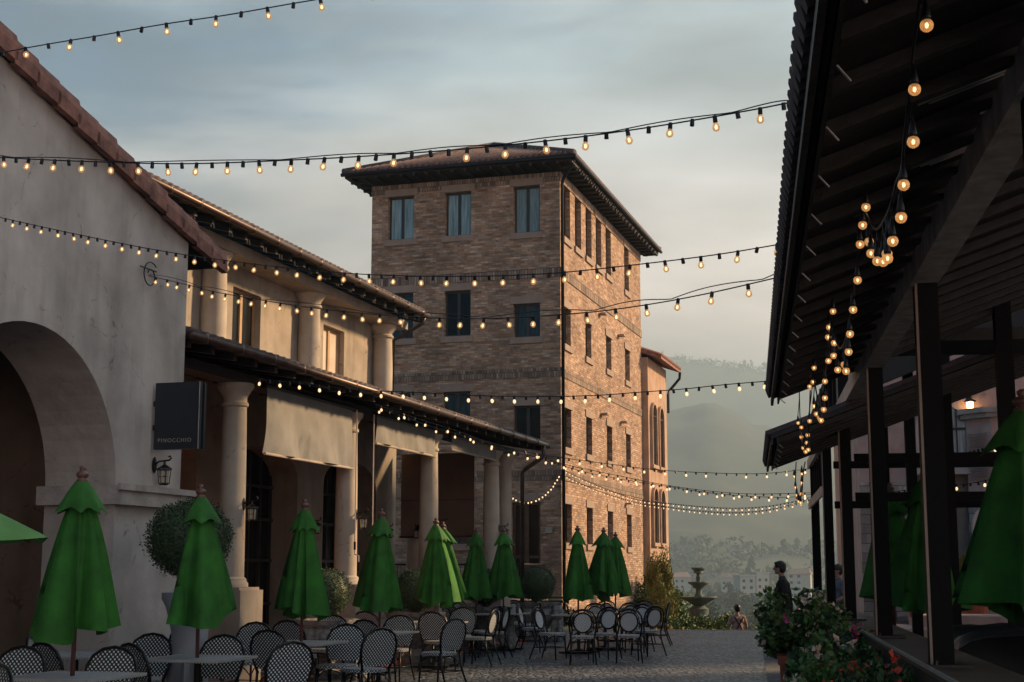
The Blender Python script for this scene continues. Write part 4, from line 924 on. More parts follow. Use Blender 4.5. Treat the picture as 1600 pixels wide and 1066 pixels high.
def umbrella(x, y, z, k, rz, label, group='closed green umbrellas', sc=1., tilt=0.):
    t = thing('closed_umbrella', label, 'umbrella', (x, y, z), rz, group); t.scale = (sc * 1.0, sc * 1.0, sc)
    t.rotation_euler = (rad(tilt), rad(tilt * .5), rz)
    me, ve = UM[k]
    link('pole', pole_me, t); c = link('canopy', me, t); link('vent', ve, c); link('finial', fin_me, t); link('base', base_me, t)
    return t
UB = [(127, 728, 11.9, 0, .3), (318, 757, 14.3, 1, 1.2), (475, 780, 17.3, 2, 2.1), (595, 795, 20.1, 3, .7), (681, 809, 23.9, 0, 2.9), (694, 815, 25.8, 1, 4.1),
      (745, 824, 28.6, 2, .2), (787, 823, 28.9, 3, 3.6), (903, 821, 27.9, 1, 5.0), (944, 824, 29.1, 0, 1.9), (960, 831, 32.6, 2, 1.0)]
US = []
for i, (u, v, Y, k, rz) in enumerate(UB):
    p = at(u, v, Y); s = p.z / 2.47
    US.append((p.x, Y))
    lab = 'closed green umbrella, %s from the left along the terrace tables' % ords[i]
    umbrella(p.x, Y, 0, i, rz, lab, sc=s, tilt=(.6, -.5, .4, .3, -.4, .5, -.3, .2, .3, -.4, .5)[i])
for (b_, a, k, rz, s, lab) in ((1.70, 9.25, 0, 2.0, 1.04, 'closed green umbrella on the deck right of the widest black post, seen whole'), (1.74, 14.7, 3, .5, 1.0, 'closed green umbrella behind the widest black post'),
                            (1.72, 18.3, 1, 1.4, 1.02, 'closed green umbrella farthest along the pavilion deck'), (1.92, 7.6, 2, .9, 1.0, 'closed green umbrella cut by the right edge of the picture')):
    p = R(a, b_); t_ = umbrella(p.x, p.y, .15, k, rz, lab, 'closed umbrellas on the pavilion deck', sc=s); t_.scale = (s * 1.12, s * 1.12, s)
# the open umbrella at the left edge
ou = thing('open_umbrella', 'open light green umbrella poking in at left edge', 'umbrella', (-4.33, 9.0, 0))
mb = MB(); n = 8
for j in range(9):
    t = j / 8
    for i in range(64):
        k = i / 8; f = (i % 8) / 8; ang = 2 * math.pi * i / 64; r = 1.42 * t * (math.cos(math.pi / 8) / math.cos((f - .5) * math.pi / 4) if True else 1)
        sag = .05 * math.sin(math.pi * f) * t * t; mb.v.append((r * math.cos(ang), r * math.sin(ang), 2.42 - .62 * t ** 1.12 - sag * .6))
for j in range(8):
    for i in range(64):
        i2 = (i + 1) % 64; mb.f.append((j * 64 + i, (j + 1) * 64 + i, (j + 1) * 64 + i2, j * 64 + i2)); mb.mi.append(0)
o = mb.build('canopy', 'umbrella_light', ou, smooth=True, uv=False)
for i in range(8):
    a = 2 * math.pi * i / 8; mb = MB(); mb.tube([(0, 0, 2.38), (.7 * math.cos(a), .7 * math.sin(a), 2.08), (1.38 * math.cos(a), 1.38 * math.sin(a), 1.79)], .009, 5); mb.build('rib', 'pole_wood', ou)
link('pole', pole_me, ou); link('base', base_me, ou); f_ = link('finial', fin_me, ou)

# ------------------------------------------------------------------ tables
TY = rad(-16.74)
def make_table(mesh=[]):
    if not mesh:
        mb = MB(); mb.box(G, -.42, .42, -.42, .42, .715, .74); top = mb.mesh('table_top', 'weave_table')
        mb = MB()
        for q in ((-.435, .435, -.435, -.42), (-.435, .435, .42, .435), (-.435, -.42, -.42, .42), (.42, .435, -.42, .42)): mb.box(G, *q, .722, .745)
        rim = mb.mesh('rim', 'rim_and_highlight_metal')
        mb = MB(); mb.tube([(0, 0, .06), (0, 0, .715)], .035, 12); ped = mb.mesh('pedestal', 'black_metal')
        mb = MB(); mb.beam((-.3, -.3, .03), (.3, .3, .03), .06, .04); mb.beam((-.3, .3, .034), (.3, -.3, .034), .06, .04); mb.lathe([(.16, .05), (.05, .09), (0, .09)], n=16); ft = mb.mesh('foot', 'black_metal')
        mesh += [top, rim, ped, ft]
    return mesh
def table(x, y, label, rz=TY):
    t = thing('cafe_table', label, 'table', (x, y, 0), rz, 'woven top cafe tables'); m = make_table()
    tp = link('table_top', m[0], t); link('rim', m[1], tp); link('pedestal', m[2], t); link('foot', m[3], t); return t
for i, (x, y) in enumerate(US):
    if i in (5,): continue
    table(x, y, 'woven square table pierced by the pole of the %s closed umbrella from the left' % ords[i])
p = at(118, 1022, 14.9); table(p.x, 14.9, 'woven square table without umbrella between the first umbrella pole and the grey wall')

# ------------------------------------------------------------------ chairs
def oval(cx, cz, rx, rz, n=28): return [(cx + rx * math.cos(2 * math.pi * k / n), cz + rz * math.sin(2 * math.pi * k / n)) for k in range(n)]
def yb(z): return -.20 - (z - .45) * .22
def chair_mesh(kind):
    ms = {}
    hoop = [(-.20, .45), (-.225, .58), (-.235, .70), (-.215, .80), (-.16, .875), (-.08, .912), (0, .922), (.08, .912), (.16, .875), (.215, .80), (.235, .70), (.225, .58), (.20, .45)]
    if kind == 'oval':
        hoop = [(-.19, .45), (-.232, .58), (-.252, .68), (-.245, .77), (-.20, .855), (-.11, .912), (0, .93), (.11, .912), (.20, .855), (.245, .77), (.252, .68), (.232, .58), (.19, .45)]
    mb = MB(); mb.tube([(x, yb(z), z) for x, z in hoop], .016, 8)
    if kind == 'round': mb.tube([(x * .80, yb(z) + .012, z * .97 + .01) for x, z in hoop[1:-1]], .009, 6)
    ms['back_frame'] = mb.mesh('back_frame', 'black_metal', smooth=True, uv=False)
    mb = MB()
    if kind == 'round':
        o1 = oval(0, .70, .155, .165)
        mb.tube([(x, yb(z) + .005, z) for x, z in o1 + [o1[0]]], .017, 8)
        ms['ring'] = mb.mesh('back_ring', 'black_metal', smooth=True, uv=False)
        mb = MB(); pl = o1
    else:
        pl = [(x * .97, z if z > .5 else .50) for x, z in hoop]
    F_ = [(x, yb(z) + .004, z) for x, z in pl]; B_ = [(x, yb(z) - .004, z) for x, z in pl]; n = len(pl)
    mb.face(list(reversed(F_)), uv=[(x, z) for x, z in reversed(pl)]); mb.face(B_, uv=[(x, z) for x, z in pl])
    for i in range(n): mb.face([F_[i], F_[(i + 1) % n], B_[(i + 1) % n], B_[i]])
    ms['backrest'] = mb.mesh('backrest', 'weave_light' if kind == 'round' else 'weave_back')
    mb = MB(); sq = []
    for k in range(24):
        t = 2 * math.pi * k / 24; c, s_ = math.cos(t), math.sin(t); q = .225 / (abs(c) ** 3.2 + abs(s_) ** 3.2) ** (1 / 3.2); sq.append((q * c, q * s_ * .96 + .01))
    n = 24; mb.poly([(x, y, .462) for x, y in sq] + [(x * .97, y * .97, .468) for x, y in sq] + [(x, y, .425) for x, y in sq], [(i, (i + 1) % n, (i + 1) % n + n, i + n) for i in range(n)] + [tuple(range(n, 2 * n))] + [(i + 2 * n, (i + 1) % n + 2 * n, (i + 1) % n, i) for i in range(n)] + [tuple(reversed(range(2 * n, 3 * n)))])
    ms['seat'] = mb.mesh('seat', 'weave_seat')
    for nm, pts in (('leg_fl', [(-.185, .17, .43), (-.19, .185, .2), (-.195, .20, 0)]), ('leg_fr', [(.185, .17, .43), (.19, .185, .2), (.195, .20, 0)]),
                    ('leg_bl', [(-.20, yb(.45), .46), (-.20, -.215, .3), (-.225, -.33, 0)]), ('leg_br', [(.20, yb(.45), .46), (.20, -.215, .3), (.225, -.33, 0)])):
        mb = MB(); mb.tube(pts, [.016, .015, .012], 8); ms[nm] = mb.mesh('leg', 'black_metal', smooth=True, uv=False)
    mb = MB(); z = .21
    mb.tube([(-.19, .185, z), (.19, .185, z), (.205, -.25, z), (-.205, -.25, z), (-.19, .185, z)], .009, 6)
    for sx in (-1, 1):
        mb.tube([(sx * .19, .18, .30), (sx * .19, .10, .38), (sx * .19, 0, .41), (sx * .195, -.12, .38), (sx * .2, -.21, .30)], .008, 5)
    mb.tube([(-.185, .185, .30), (-.1, .185, .39), (0, .185, .41), (.1, .185, .39), (.185, .185, .30)], .008, 5)
    ms['stretcher'] = mb.mesh('stretcher', 'black_metal', smooth=True, uv=False)
    return ms
CM = {k: chair_mesh(k) for k in ('oval', 'round')}
DIR = {'A': 16.74, 'C': 196.74, 'R': 106.74, 'L': 286.74}
def chair(u, v, d, kind, label, tw=0, Y=None):
    Y = Y or 2247 * (EYE - .925) / (v - 890); p = at(u, v, Y)
    az = DIR[d] + tw; f = Vector((math.sin(rad(az)), math.cos(rad(az)), 0)); o = p + f * .30; o.z = 0
    t = thing('bistro_chair', label, 'chair', o, -rad(az), 'black and white woven bistro chairs')
    ms = CM[kind]
    for k in ('seat', 'backrest', 'back_frame', 'stretcher'): link(k, ms[k], t)
    if 'ring' in ms: link('back_ring', ms['ring'], t)
    for k in ('leg_fl', 'leg_fr', 'leg_bl', 'leg_br'): link('leg', ms[k], t)
    return t
CH = [
 (47, 994, 'R', 'oval', 'side-on woven chair by the arch wall at the umbrella-less table', -25, None),
 (37, 1009.5, 'C', 'oval', 'white-dotted chair facing the camera left of the first umbrella pole', 0, None),
 (66, 1004, 'A', 'oval', 'dim-backed chair turned away just left of the first umbrella pole', 18, None),
 (2, 1038, 'L', 'oval', 'nearest chair, cut by the bottom left corner', -60, None),
 (179, 1010, 'C', 'oval', 'white-dotted chair facing the camera right of the first umbrella pole', 0, None),
 (203, 1005, 'A', 'oval', 'dim-backed chair angled away, left near side of the second umbrella table', 25, None),
 (229, 978.5, 'R', 'oval', 'small side-on chair nearest the pale plinth', -10, None),
 (239, 989.5, 'C', 'oval', 'white-dotted chair facing the camera left of the second umbrella pole', 0, None),
 (290, 981, 'A', 'oval', 'dim-backed chair turned away directly behind the second umbrella pole', 6, None),
 (350.6, 991.6, 'C', 'oval', 'white-dotted chair facing the camera right of the second umbrella pole', 0, None),
 (381, 964, 'R', 'oval', 'small side-on chair in front of the first column pedestal', -12, None),
 (400, 972, 'C', 'oval', 'white-dotted chair facing the camera on far left side of the third umbrella table', 0, None),
 (419, 984, 'A', 'oval', 'dim-backed chair turned away at near left of the third umbrella table', 8, None),
 (457, 1002, 'L', 'oval', 'dark side-turned chair facing left at the right end of the second umbrella table', 32, None),
 (449, 969, 'A', 'oval', 'dim-backed chair turned away behind the third umbrella pole', 5, None),
 (532, 952, 'R', 'oval', 'small side-on chair in front of the second column pedestal', -12, None),
 (521, 961, 'C', 'oval', 'white-dotted chair facing the camera on far left side of the fourth umbrella table', 0, None),
 (543, 975, 'C', 'oval', 'white-dotted chair facing the camera at the right corner of the third umbrella table', 0, None),
 (570, 955, 'A', 'oval', 'dim-backed chair turned away farthest behind the fourth umbrella pole', 5, None),
 (569, 968, 'A', 'oval', 'dim-backed chair turned away just below the fourth umbrella pole', 12, None),
 (596, 981, 'L', 'oval', 'dark side-turned chair facing left with its seat towards the third umbrella table', 30, None),
 (625, 961, 'C', 'oval', 'white-dotted chair facing the camera right of the fourth umbrella pole', 0, None),
 (642, 948, 'C', 'oval', 'white-dotted chair facing the camera in front of the urn between second and third columns', 0, None),
 (675, 956, 'A', 'oval', 'large dim-backed chair turned away left of the fifth umbrella table', 4, None),
 (712, 966, 'L', 'oval', 'dark side-turned chair facing left with curved front legs on the open paving', 22, None),
 (684, 945, 'A', 'oval', 'dim-backed chair turned away below the fifth and sixth umbrellas', 0, None),
 (700, 945, 'A', 'oval', 'dim-backed chair half hidden right of the sixth umbrella pole', 20, None),
 (716, 937, 'C', 'round', 'small medallion-backed chair in front of the lion urn', 10, None),
 (724, 949, 'C', 'oval', 'white-dotted chair facing the camera right of the fifth umbrella table', 0, None),
 (756.5, 940, 'C', 'round', 'medallion-backed chair facing the camera below the seventh umbrella', 0, None),
 (773.5, 952, 'L', 'round', 'side-on medallion chair facing left, nearest the middle of the paving', 4, None),
 (778, 946, 'L', 'round', 'side-on medallion chair facing left, just behind the nearest of its row', 14, None),
 (793, 947, 'L', 'round', 'side-on medallion chair facing left below the eighth umbrella', 0, None),
 (803, 937, 'C', 'round', 'medallion-backed chair facing the camera below the eighth umbrella', 14, None),
 (810, 943, 'R', 'round', 'side-on medallion chair facing right towards the planter', 0, None),
 (839, 947.5, 'R', 'round', 'lone medallion chair facing right with a clear gap in front of the ninth umbrella table', 14, None),
 (842, 940, 'L', 'round', 'medallion chair turned left just behind the lone right-facing chair', 0, None),
 (910.6, 951.5, 'A', 'round', 'medallion-backed chair with its back to the camera under the ninth umbrella', -16, None),
 (952.5, 947.5, 'C', 'round', 'checked medallion chair facing the camera between the two nearest back-turned chairs', 12, None),
 (982.5, 950.5, 'A', 'round', 'medallion-backed chair with its back to the camera under the tenth umbrella', -16, None),
 (930, 942, 'A', 'round', 'medallion chair right behind the ninth umbrella pole', -10, None),
 (947.5, 937.5, 'C', 'round', 'checked medallion chair farthest back below the tenth umbrella', 10, None),
 (886, 944, 'R', 'round', 'side-on medallion chair by the dark green bench', -14, None),
 (985, 941, 'A', 'round', 'low dark chair back between the tenth umbrella pole and the ochre annex', -10, None),
 (1007.5, 937.5, 'C', 'round', 'checked medallion chair farthest back in front of the ochre annex', 8, None),
 (1004, 943, 'C', 'round', 'checked medallion chair facing the camera in front of the ochre annex', 8, None),
 (1024, 946, 'A', 'round', 'medallion chair turned half away on the right of the group', -50, None),
 (1046, 939, 'L', 'round', 'rightmost medallion chair standing apart at the plaza edge', -6, None)]
for c in CH: chair(*c)

# bench and small planting beds by the tower
bn = thing('park_bench', 'dark green bench against the brick tower base', 'bench', L(38.5, -11.0, 0)); mb = MB()
P_ = at(893, 940, 38.0)
mb.box(L, 39.6, 39.65, -11.7, -10.4, .78, .84); mb.box(L, 39.6, 39.65, -11.7, -10.4, .66, .73); P(mb, 'backrest', 'foliage_dark', bn)
mb = MB(); mb.box(L, 39.1, 39.58, -11.7, -10.4, .42, .46); P(mb, 'seat', 'foliage_dark', bn)
for q in (-11.65, -10.5):
    mb = MB(); mb.box(L, 39.1, 39.62, q, q + .06, 0, .419); P(mb, 'leg', 'black_metal', bn)

# ------------------------------------------------------------------ topiary urns
random.seed(5)
def ball_mesh(r, n, seed):
    random.seed(seed); mb = MB(); mb.sphere((0, 0, 0), r * .86, 16); pts = []
    for _ in range(n):
        d = Vector((random.gauss(0, 1), random.gauss(0, 1), random.gauss(0, 1))).normalized()
        q = r * (.86 + .13 * random.random() + .12 * noise.noise(d * 3.5 + Vector((seed, 0, 0)))); pts.append(d * q)
    leaves(mb, pts, .05, 0, .4, .2, nmi=2)
    leaves(mb, [p * random.uniform(1.03, 1.12) for p in pts[:500]], .06, 0, .4, .2, nmi=2)
    return mb.mesh('foliage', ['foliage_box', 'foliage_dark'], uv=False)
bm_ = [ball_mesh(1., 9000, 1), ball_mesh(1., 9000, 2)]
def urn(loc, r, zb, label, cat='planter'):
    t = thing('stone_urn', label, cat, loc, TY, 'carved stone urns between the columns')
    mb = MB(); s = zb / .75
    mb.lathe([(.26, 0), (.26, .06), (.16, .10), (.13, .2), (.20, .28), (.36, .40), (.42, .52), (.40, .60), (.36, .64), (.44, .70), (.46, .75), (.38, .75), (.34, .66), (0, .66)], n=28)
    mb.v = [(x * s * (1 + .05 * math.sin(9 * math.atan2(y, x))), y * s * (1 + .05 * math.sin(9 * math.atan2(y, x))), z * s) for x, y, z in mb.v]
    o = mb.build('bowl', 'urn_stone', t, uv=False); edge_smooth(o, 35)
    # two crouching lions hold the bowl
    for sx in (-1, 1):
        pr = [('c', (sx * .42 * s, -.05, .12 * s), .13 * s, (sx * .46 * s, -.12, .42 * s), .11 * s), ('e', (sx * .47 * s, -.22, .56 * s), .13 * s, (1, 1, 1.1)), ('e', (sx * .47 * s, -.34, .52 * s), .06 * s, (1, 1.1, .8)),
              ('e', (sx * .40 * s, -.2, .67 * s), .035 * s, (1, 1, 1)), ('e', (sx * .54 * s, -.2, .67 * s), .035 * s, (1, 1, 1)), ('c', (sx * .40 * s, -.24, .36 * s), .05 * s, (sx * .38 * s, -.32, .03), .04 * s),
              ('c', (sx * .52 * s, -.24, .36 * s), .05 * s, (sx * .54 * s, -.32, .03), .04 * s), ('c', (sx * .46 * s, .12, .14 * s), .12 * s, (sx * .46 * s, .1, .05), .12 * s)]
        blob('lion_handle', pr, .022 * s, 'urn_stone', 2, parent=t)
    return t
def topiary(loc, r, k, label):
    t = thing('boxwood_ball', label, 'topiary', loc, random.random() * 6, 'clipped boxwood balls')
    o = link('foliage', bm_[k], t); o.scale = (r, r, r * .93)
    mb = MB(); mb.tube([(0, 0, -r - .12), (.01, 0, -r * .5)], .03, 8)
    for q in range(8):
        a = q * .8; mb.tube([(0, 0, -r - .05), (r * .35 * math.cos(a), r * .35 * math.sin(a), -r * .72)], .012, 5)
    mb.build('stem', 'bark', t)
    return t
for i, (a, b_, r, k) in enumerate(((20.0, -8.95, .40, 0), (23.85, -8.95, .40, 1), (27.9, -8.95, .40, 0), (31.55, -8.9, .43, 1))):
    c = L(a, b_)
    urn(c, .4, .86, 'carved grey stone urn with lions, %s along the arcade from the left' % ('first', 'second', 'third', 'last')[i])
    topiary(c + Vector((0, 0, .86 + r * .93 + .02)), r, k, ('boxwood ball behind the third closed umbrella', 'boxwood ball right of the fourth closed umbrella', 'boxwood ball hidden behind the seventh umbrella', 'round boxwood ball in front of the brick tower door')[i])
pp = thing('tall_plinth', 'tall pale grey plinth pot under the big boxwood ball by the grey wall', 'planter', at(298, 940, 15.2) * 1)
pp.location.z = 0; mb = MB(); mb.lathe([(.17, 0), (.17, .35), (.15, .38), (.165, .55), (.19, .95), (.25, 1.2), (.30, 1.3), (.30, 1.36), (.0, 1.36)], n=24); mb.lathe([(.21, .0), (.21, .72), (.17, .76), (.0, .76)], n=4)
o = mb.build('pot', 'pale_plinth', pp, uv=False); edge_smooth(o, 30)
p = at(296, 842, 15.2); topiary(p, .455, 1, 'biggest boxwood ball, beside the grey wall under the hanging sign')

# ------------------------------------------------------------------ light strings
mb = MB(); mb.lathe([(.0, .008), (.012, .006), (.013, -.014), (.0135, -.034), (.0, -.034)], n=10); sock = mb.mesh('socket', 'black_metal', smooth=False, uv=False)
mb = MB(); mb.lathe([(.010, -.033), (.013, -.040), (.0195, -.050), (.0225, -.063), (.0195, -.076), (.011, -.084), (0, -.087)], n=14); bulb = mb.mesh('bulb', 'bulb_glass', smooth=True, uv=False)
mb = MB(); mb.lathe([(0, -.045), (.006, -.05), (.0085, -.062), (.007, -.07), (0, -.074)], n=8); fil = mb.mesh('filament', 'filament', smooth=True, uv=False)
mb = MB(); mb.lathe([(.008, -.033), (.015, -.046), (.017, -.058), (.010, -.073), (0, -.077)], n=8); bulb2 = mb.mesh('bulb', 'bulb_small', smooth=True, uv=False)
def spline(pts, n=16):
    out = []
    for i in range(len(pts) - 1):
        p0 = pts[max(i - 1, 0)]; p1 = pts[i]; p2 = pts[i + 1]; p3 = pts[min(i + 2, len(pts) - 1)]
        for k in range(n):
            t = k / n; out.append(.5 * ((2 * p1) + (p2 - p0) * t + (2 * p0 - 5 * p1 + 4 * p2 - p3) * t * t + (3 * p1 - p0 - 3 * p2 + p3) * t ** 3))
    out.append(pts[-1]); return out
def string(px, Y0, Y1, pitch, label, alt=True, big=True, double=False, sc=.72, off=.5, swing=.0, cable='black_metal', dbl=.012):
    u0, u1 = px[0][0], px[-1][0]
    def dep(u): t = (u - u0) / (u1 - u0); return 1 / ((1 - t) / Y0 + t / Y1)
    P3 = spline([at(u, v, dep(u)) for u, v in px], 12)
    t = thing('light_string', label, 'string lights', P3[0], 0, 'strings of bulbs over the plaza'); o0 = P3[0]
    mb = MB(); r = .0048 * sc; mb.tube([p - o0 for p in P3], r, 5)
    if double: mb.tube([p - o0 + Vector((0, 0, dbl * (.3 + abs(math.sin(i * .21))))) for i, p in enumerate(P3)], r * .8, 5)
    mb.build('cable', cable, t, smooth=True, uv=False)
    d = 0; nxt = pitch * off; k = 0
    for a, b_ in zip(P3, P3[1:]):
        l = (b_ - a).length
        while nxt <= d + l:
            q = a.lerp(b_, (nxt - d) / l) - o0; has = (not alt) or k % 2 == 0; rz = (random.uniform(-.24, .24), random.uniform(-.24, .24), random.uniform(0, 6))
            s_ = link('socket', sock, t, q); s_.scale = (sc,) * 3; s_.rotation_euler = rz
            if has and random.random() > .03:
                if big:
                    w_ = link('bulb', bulb, t, q); w_.scale = (sc,) * 3; w_.rotation_euler = rz; f_ = link('filament', fil, w_)
                else: w_ = link('bulb', bulb2, t, q); w_.scale = (sc,) * 3; w_.rotation_euler = rz
            k += 1; nxt += pitch
        d += l
    return t
string([(-60, 96), (0, 83), (70, 70), (160, 55), (256, 38), (352, 24), (450, 7), (549, -10), (640, -28)], 7.6, 6.6, .152, 'topmost light string crossing the upper left corner', off=.9)
string([(-40, 243), (0, 246), (120, 252), (292, 256), (483, 249), (620, 241), (748, 231), (884, 217), (1029, 197), (1175, 172), (1240, 159)], 7.6, 5.5, .097, 'light string crossing in front of the tower roof', off=.35, double=True)
string([(-30, 334), (0, 340), (100, 362), (245, 391), (390, 412), (540, 427), (690, 432), (850, 428), (1000, 413), (1120, 398), (1218, 382)], 12.4, 7.4, .118, 'light string from the grey wall across the tower at its second window row', off=.6, sc=.76)
string([(232, 431), (300, 447), (345, 458), (480, 480), (620, 494), (760, 498), (900, 490), (1000, 478), (1100, 460), (1214, 434)], 15.6, 8.2, .30, 'double cabled light string hung from the curled iron bracket', alt=False, double=True, off=.75, sc=.9, dbl=.03)
string([(400, 592), (462, 598), (553, 609), (643, 613), (740, 618), (836, 620), (930, 618), (1000, 613), (1068, 608), (1135, 601), (1197, 596)], 18.3, 15.5, .152, 'light string from below the arcade eave to the pavilion roof end', big=False, off=.4, sc=1.15)
string([(586, 632), (612, 641), (660, 657), (709, 672), (760, 690), (811, 704), (863, 713), (943, 724), (1024, 734), (1109, 739), (1194, 740), (1268, 732)], 22., 24.5, .19, 'light string running along the arcade eave, then level to the pavilion', big=False, sc=1.1)
string([(586, 636), (636, 653), (690, 672), (745, 687), (790, 704), (833, 713), (892, 728), (964, 743), (1034, 757), (1105, 767), (1177, 772), (1268, 770)], 22.2, 24.7, .16, 'light string sagging just under the level one near the ochre annex', big=False, sc=1.05)
string([(838, 708), (890, 731), (960, 747), (1054, 762), (1115, 771), (1177, 776), (1235, 777), (1268, 772)], 30., 25., .20, 'light string starting at the arcade corner drainpipe', big=False, sc=1.1)
string([(884, 736), (930, 757), (990, 779), (1041, 786), (1090, 791), (1141, 794), (1190, 792), (1235, 785), (1269, 776)], 42., 26., .17, 'dense light string, upper of the lowest pair', big=False, sc=.85)
string([(884, 744), (930, 765), (990, 784), (1042, 792), (1090, 798), (1141, 801), (1190, 798), (1235, 789), (1269, 779)], 42., 26., .17, 'dense light string, lowest of all across the valley view', big=False, sc=.85)
string([(786, 762), (801, 775), (818, 782), (832, 781), (848, 773), (861, 761), (875, 741)], 42.5, 42.5, .115, 'short garland sagging over the tower door', big=False, alt=False, sc=1.3, cable='sign_letter')
for pts, Y0, Y1, lab in (([(1468, 752), (1500, 757), (1530, 753), (1570, 744), (1610, 735)], 22, 21, 'upper light string seen through the pavilion towards the villa'), ([(1385, 770), (1415, 766), (1445, 762), (1482, 756)], 26, 25, 'light string behind the widest post near the stone cladding'), ([(1490, 713), (1520, 705), (1550, 697), (1600, 682)], 22, 20, 'light string crossing the louvred shutter')):
    string(pts, Y0, Y1, .12, lab, big=False, sc=1.3, off=.3)
# globe pendants under the pavilion roof
mb = MB(); mb.sphere((0, 0, 0), .0165, 12); globe = mb.mesh('bulb', 'globe_glass', smooth=True, uv=False)
mb = MB(); mb.sphere((0, 0, 0), .0045, 8, (1, 1, 1.6)); gf = mb.mesh('filament', 'filament', smooth=True, uv=False)
mb = MB(); mb.lathe([(.0, .07), (.004, .066), (.008, .045), (.012, .022), (.010, .013), (0, .013)], n=10); gs = mb.mesh('socket', 'black_metal', smooth=True, uv=False)
def festoon(cab, bulbs, label, lat=.40, first=None):
    def q(u, v):
        Y = lat * 2247 / max(u - 1174, 40) if u > 1200 else 22; return at(u, v, Y)
    dz = lambda u: max(.5, min(1.3, 1))
    P3 = spline([q(*c) for c in cab], 8); o0 = P3[0]
    t = thing('globe_light_string', label, 'string lights', o0, 0, 'globe bulb garlands along the pavilion')
    mb = MB(); mb.tube([p - o0 for p in P3], .0045, 6)
    for u, v in bulbs:
        p = q(u, v); best = min(P3, key=lambda c: (c - p).length + (5 if c.z < p.z else 0)); top = p + Vector((0, 0, .062))
        if (best - p).length < .9: mb.tube([top - o0, (top * .5 + best * .5) - o0 + Vector((0, 0, -.01)), best - o0], .0035, 5)
        else: mb.tube([top - o0, top - o0 + Vector((0, 0, .2))], .0035, 5)
    mb.build('cable', 'black_metal', t, smooth=True, uv=False)
    for u, v in bulbs:
        p = q(u, v) - o0; w_ = link('bulb', globe, t, p); link('filament', gf, w_); link('socket', gs, t, p)
festoon([(1440, -60), (1437, 0), (1427, 79), (1424, 120), (1420, 154), (1414, 210), (1409, 263), (1401, 285), (1390, 327), (1371, 358), (1360, 347), (1351, 332), (1336, 338)],
        [(1448, 40), (1429, 140), (1427, 222), (1412, 289), (1408, 340), (1395, 377), (1386, 397), (1387, 404), (1380, 409), (1371, 408), (1361, 396), (1358, 378), (1344, 382), (1348, 352), (1353, 324)], 'nearest garland of amber globe bulbs at top right')
festoon([(1342, 345), (1341, 400), (1336, 445), (1330, 490), (1328, 509), (1319.5, 536), (1311, 543), (1302.6, 518), (1299, 496), (1302, 470)],
        [(1340, 438), (1333, 484), (1328, 522), (1326, 550), (1319.5, 570), (1322, 580), (1309, 578), (1302.6, 556), (1294.5, 564), (1303.6, 536), (1294, 527), (1295.5, 511.6), (1301.6, 486.6)], 'middle garland of globe bulbs under the pavilion roof')
festoon([(1300, 500), (1293, 560), (1289, 590), (1288, 615), (1283, 640), (1279, 630), (1272, 590), (1272, 560)],
        [(1289, 596), (1289, 622), (1287, 640), (1272, 575), (1270.5, 597), (1265, 604), (1272, 635), (1265, 658), (1275.6, 647), (1281, 653.5), (1283, 657)], 'garland of globe bulbs hanging at the far end of the main pavilion roof')
festoon([(1249, 613), (1250, 650), (1253, 685), (1256, 700), (1260, 690), (1264, 660), (1266, 610)],
        [(1247, 661), (1252, 668), (1252, 683), (1262, 680), (1261, 692), (1255, 700), (1259, 706), (1263, 703)], 'small garland hanging over the lower pavilion roof')
festoon([(1244, 722), (1243, 750), (1246, 775), (1249, 782), (1253, 770), (1255, 740), (1258, 722)],
        [(1241, 745), (1243, 762), (1245, 774), (1248, 784), (1251, 786), (1252, 772), (1253, 755), (1253, 741)], 'farthest small garland below the lower pavilion roof')

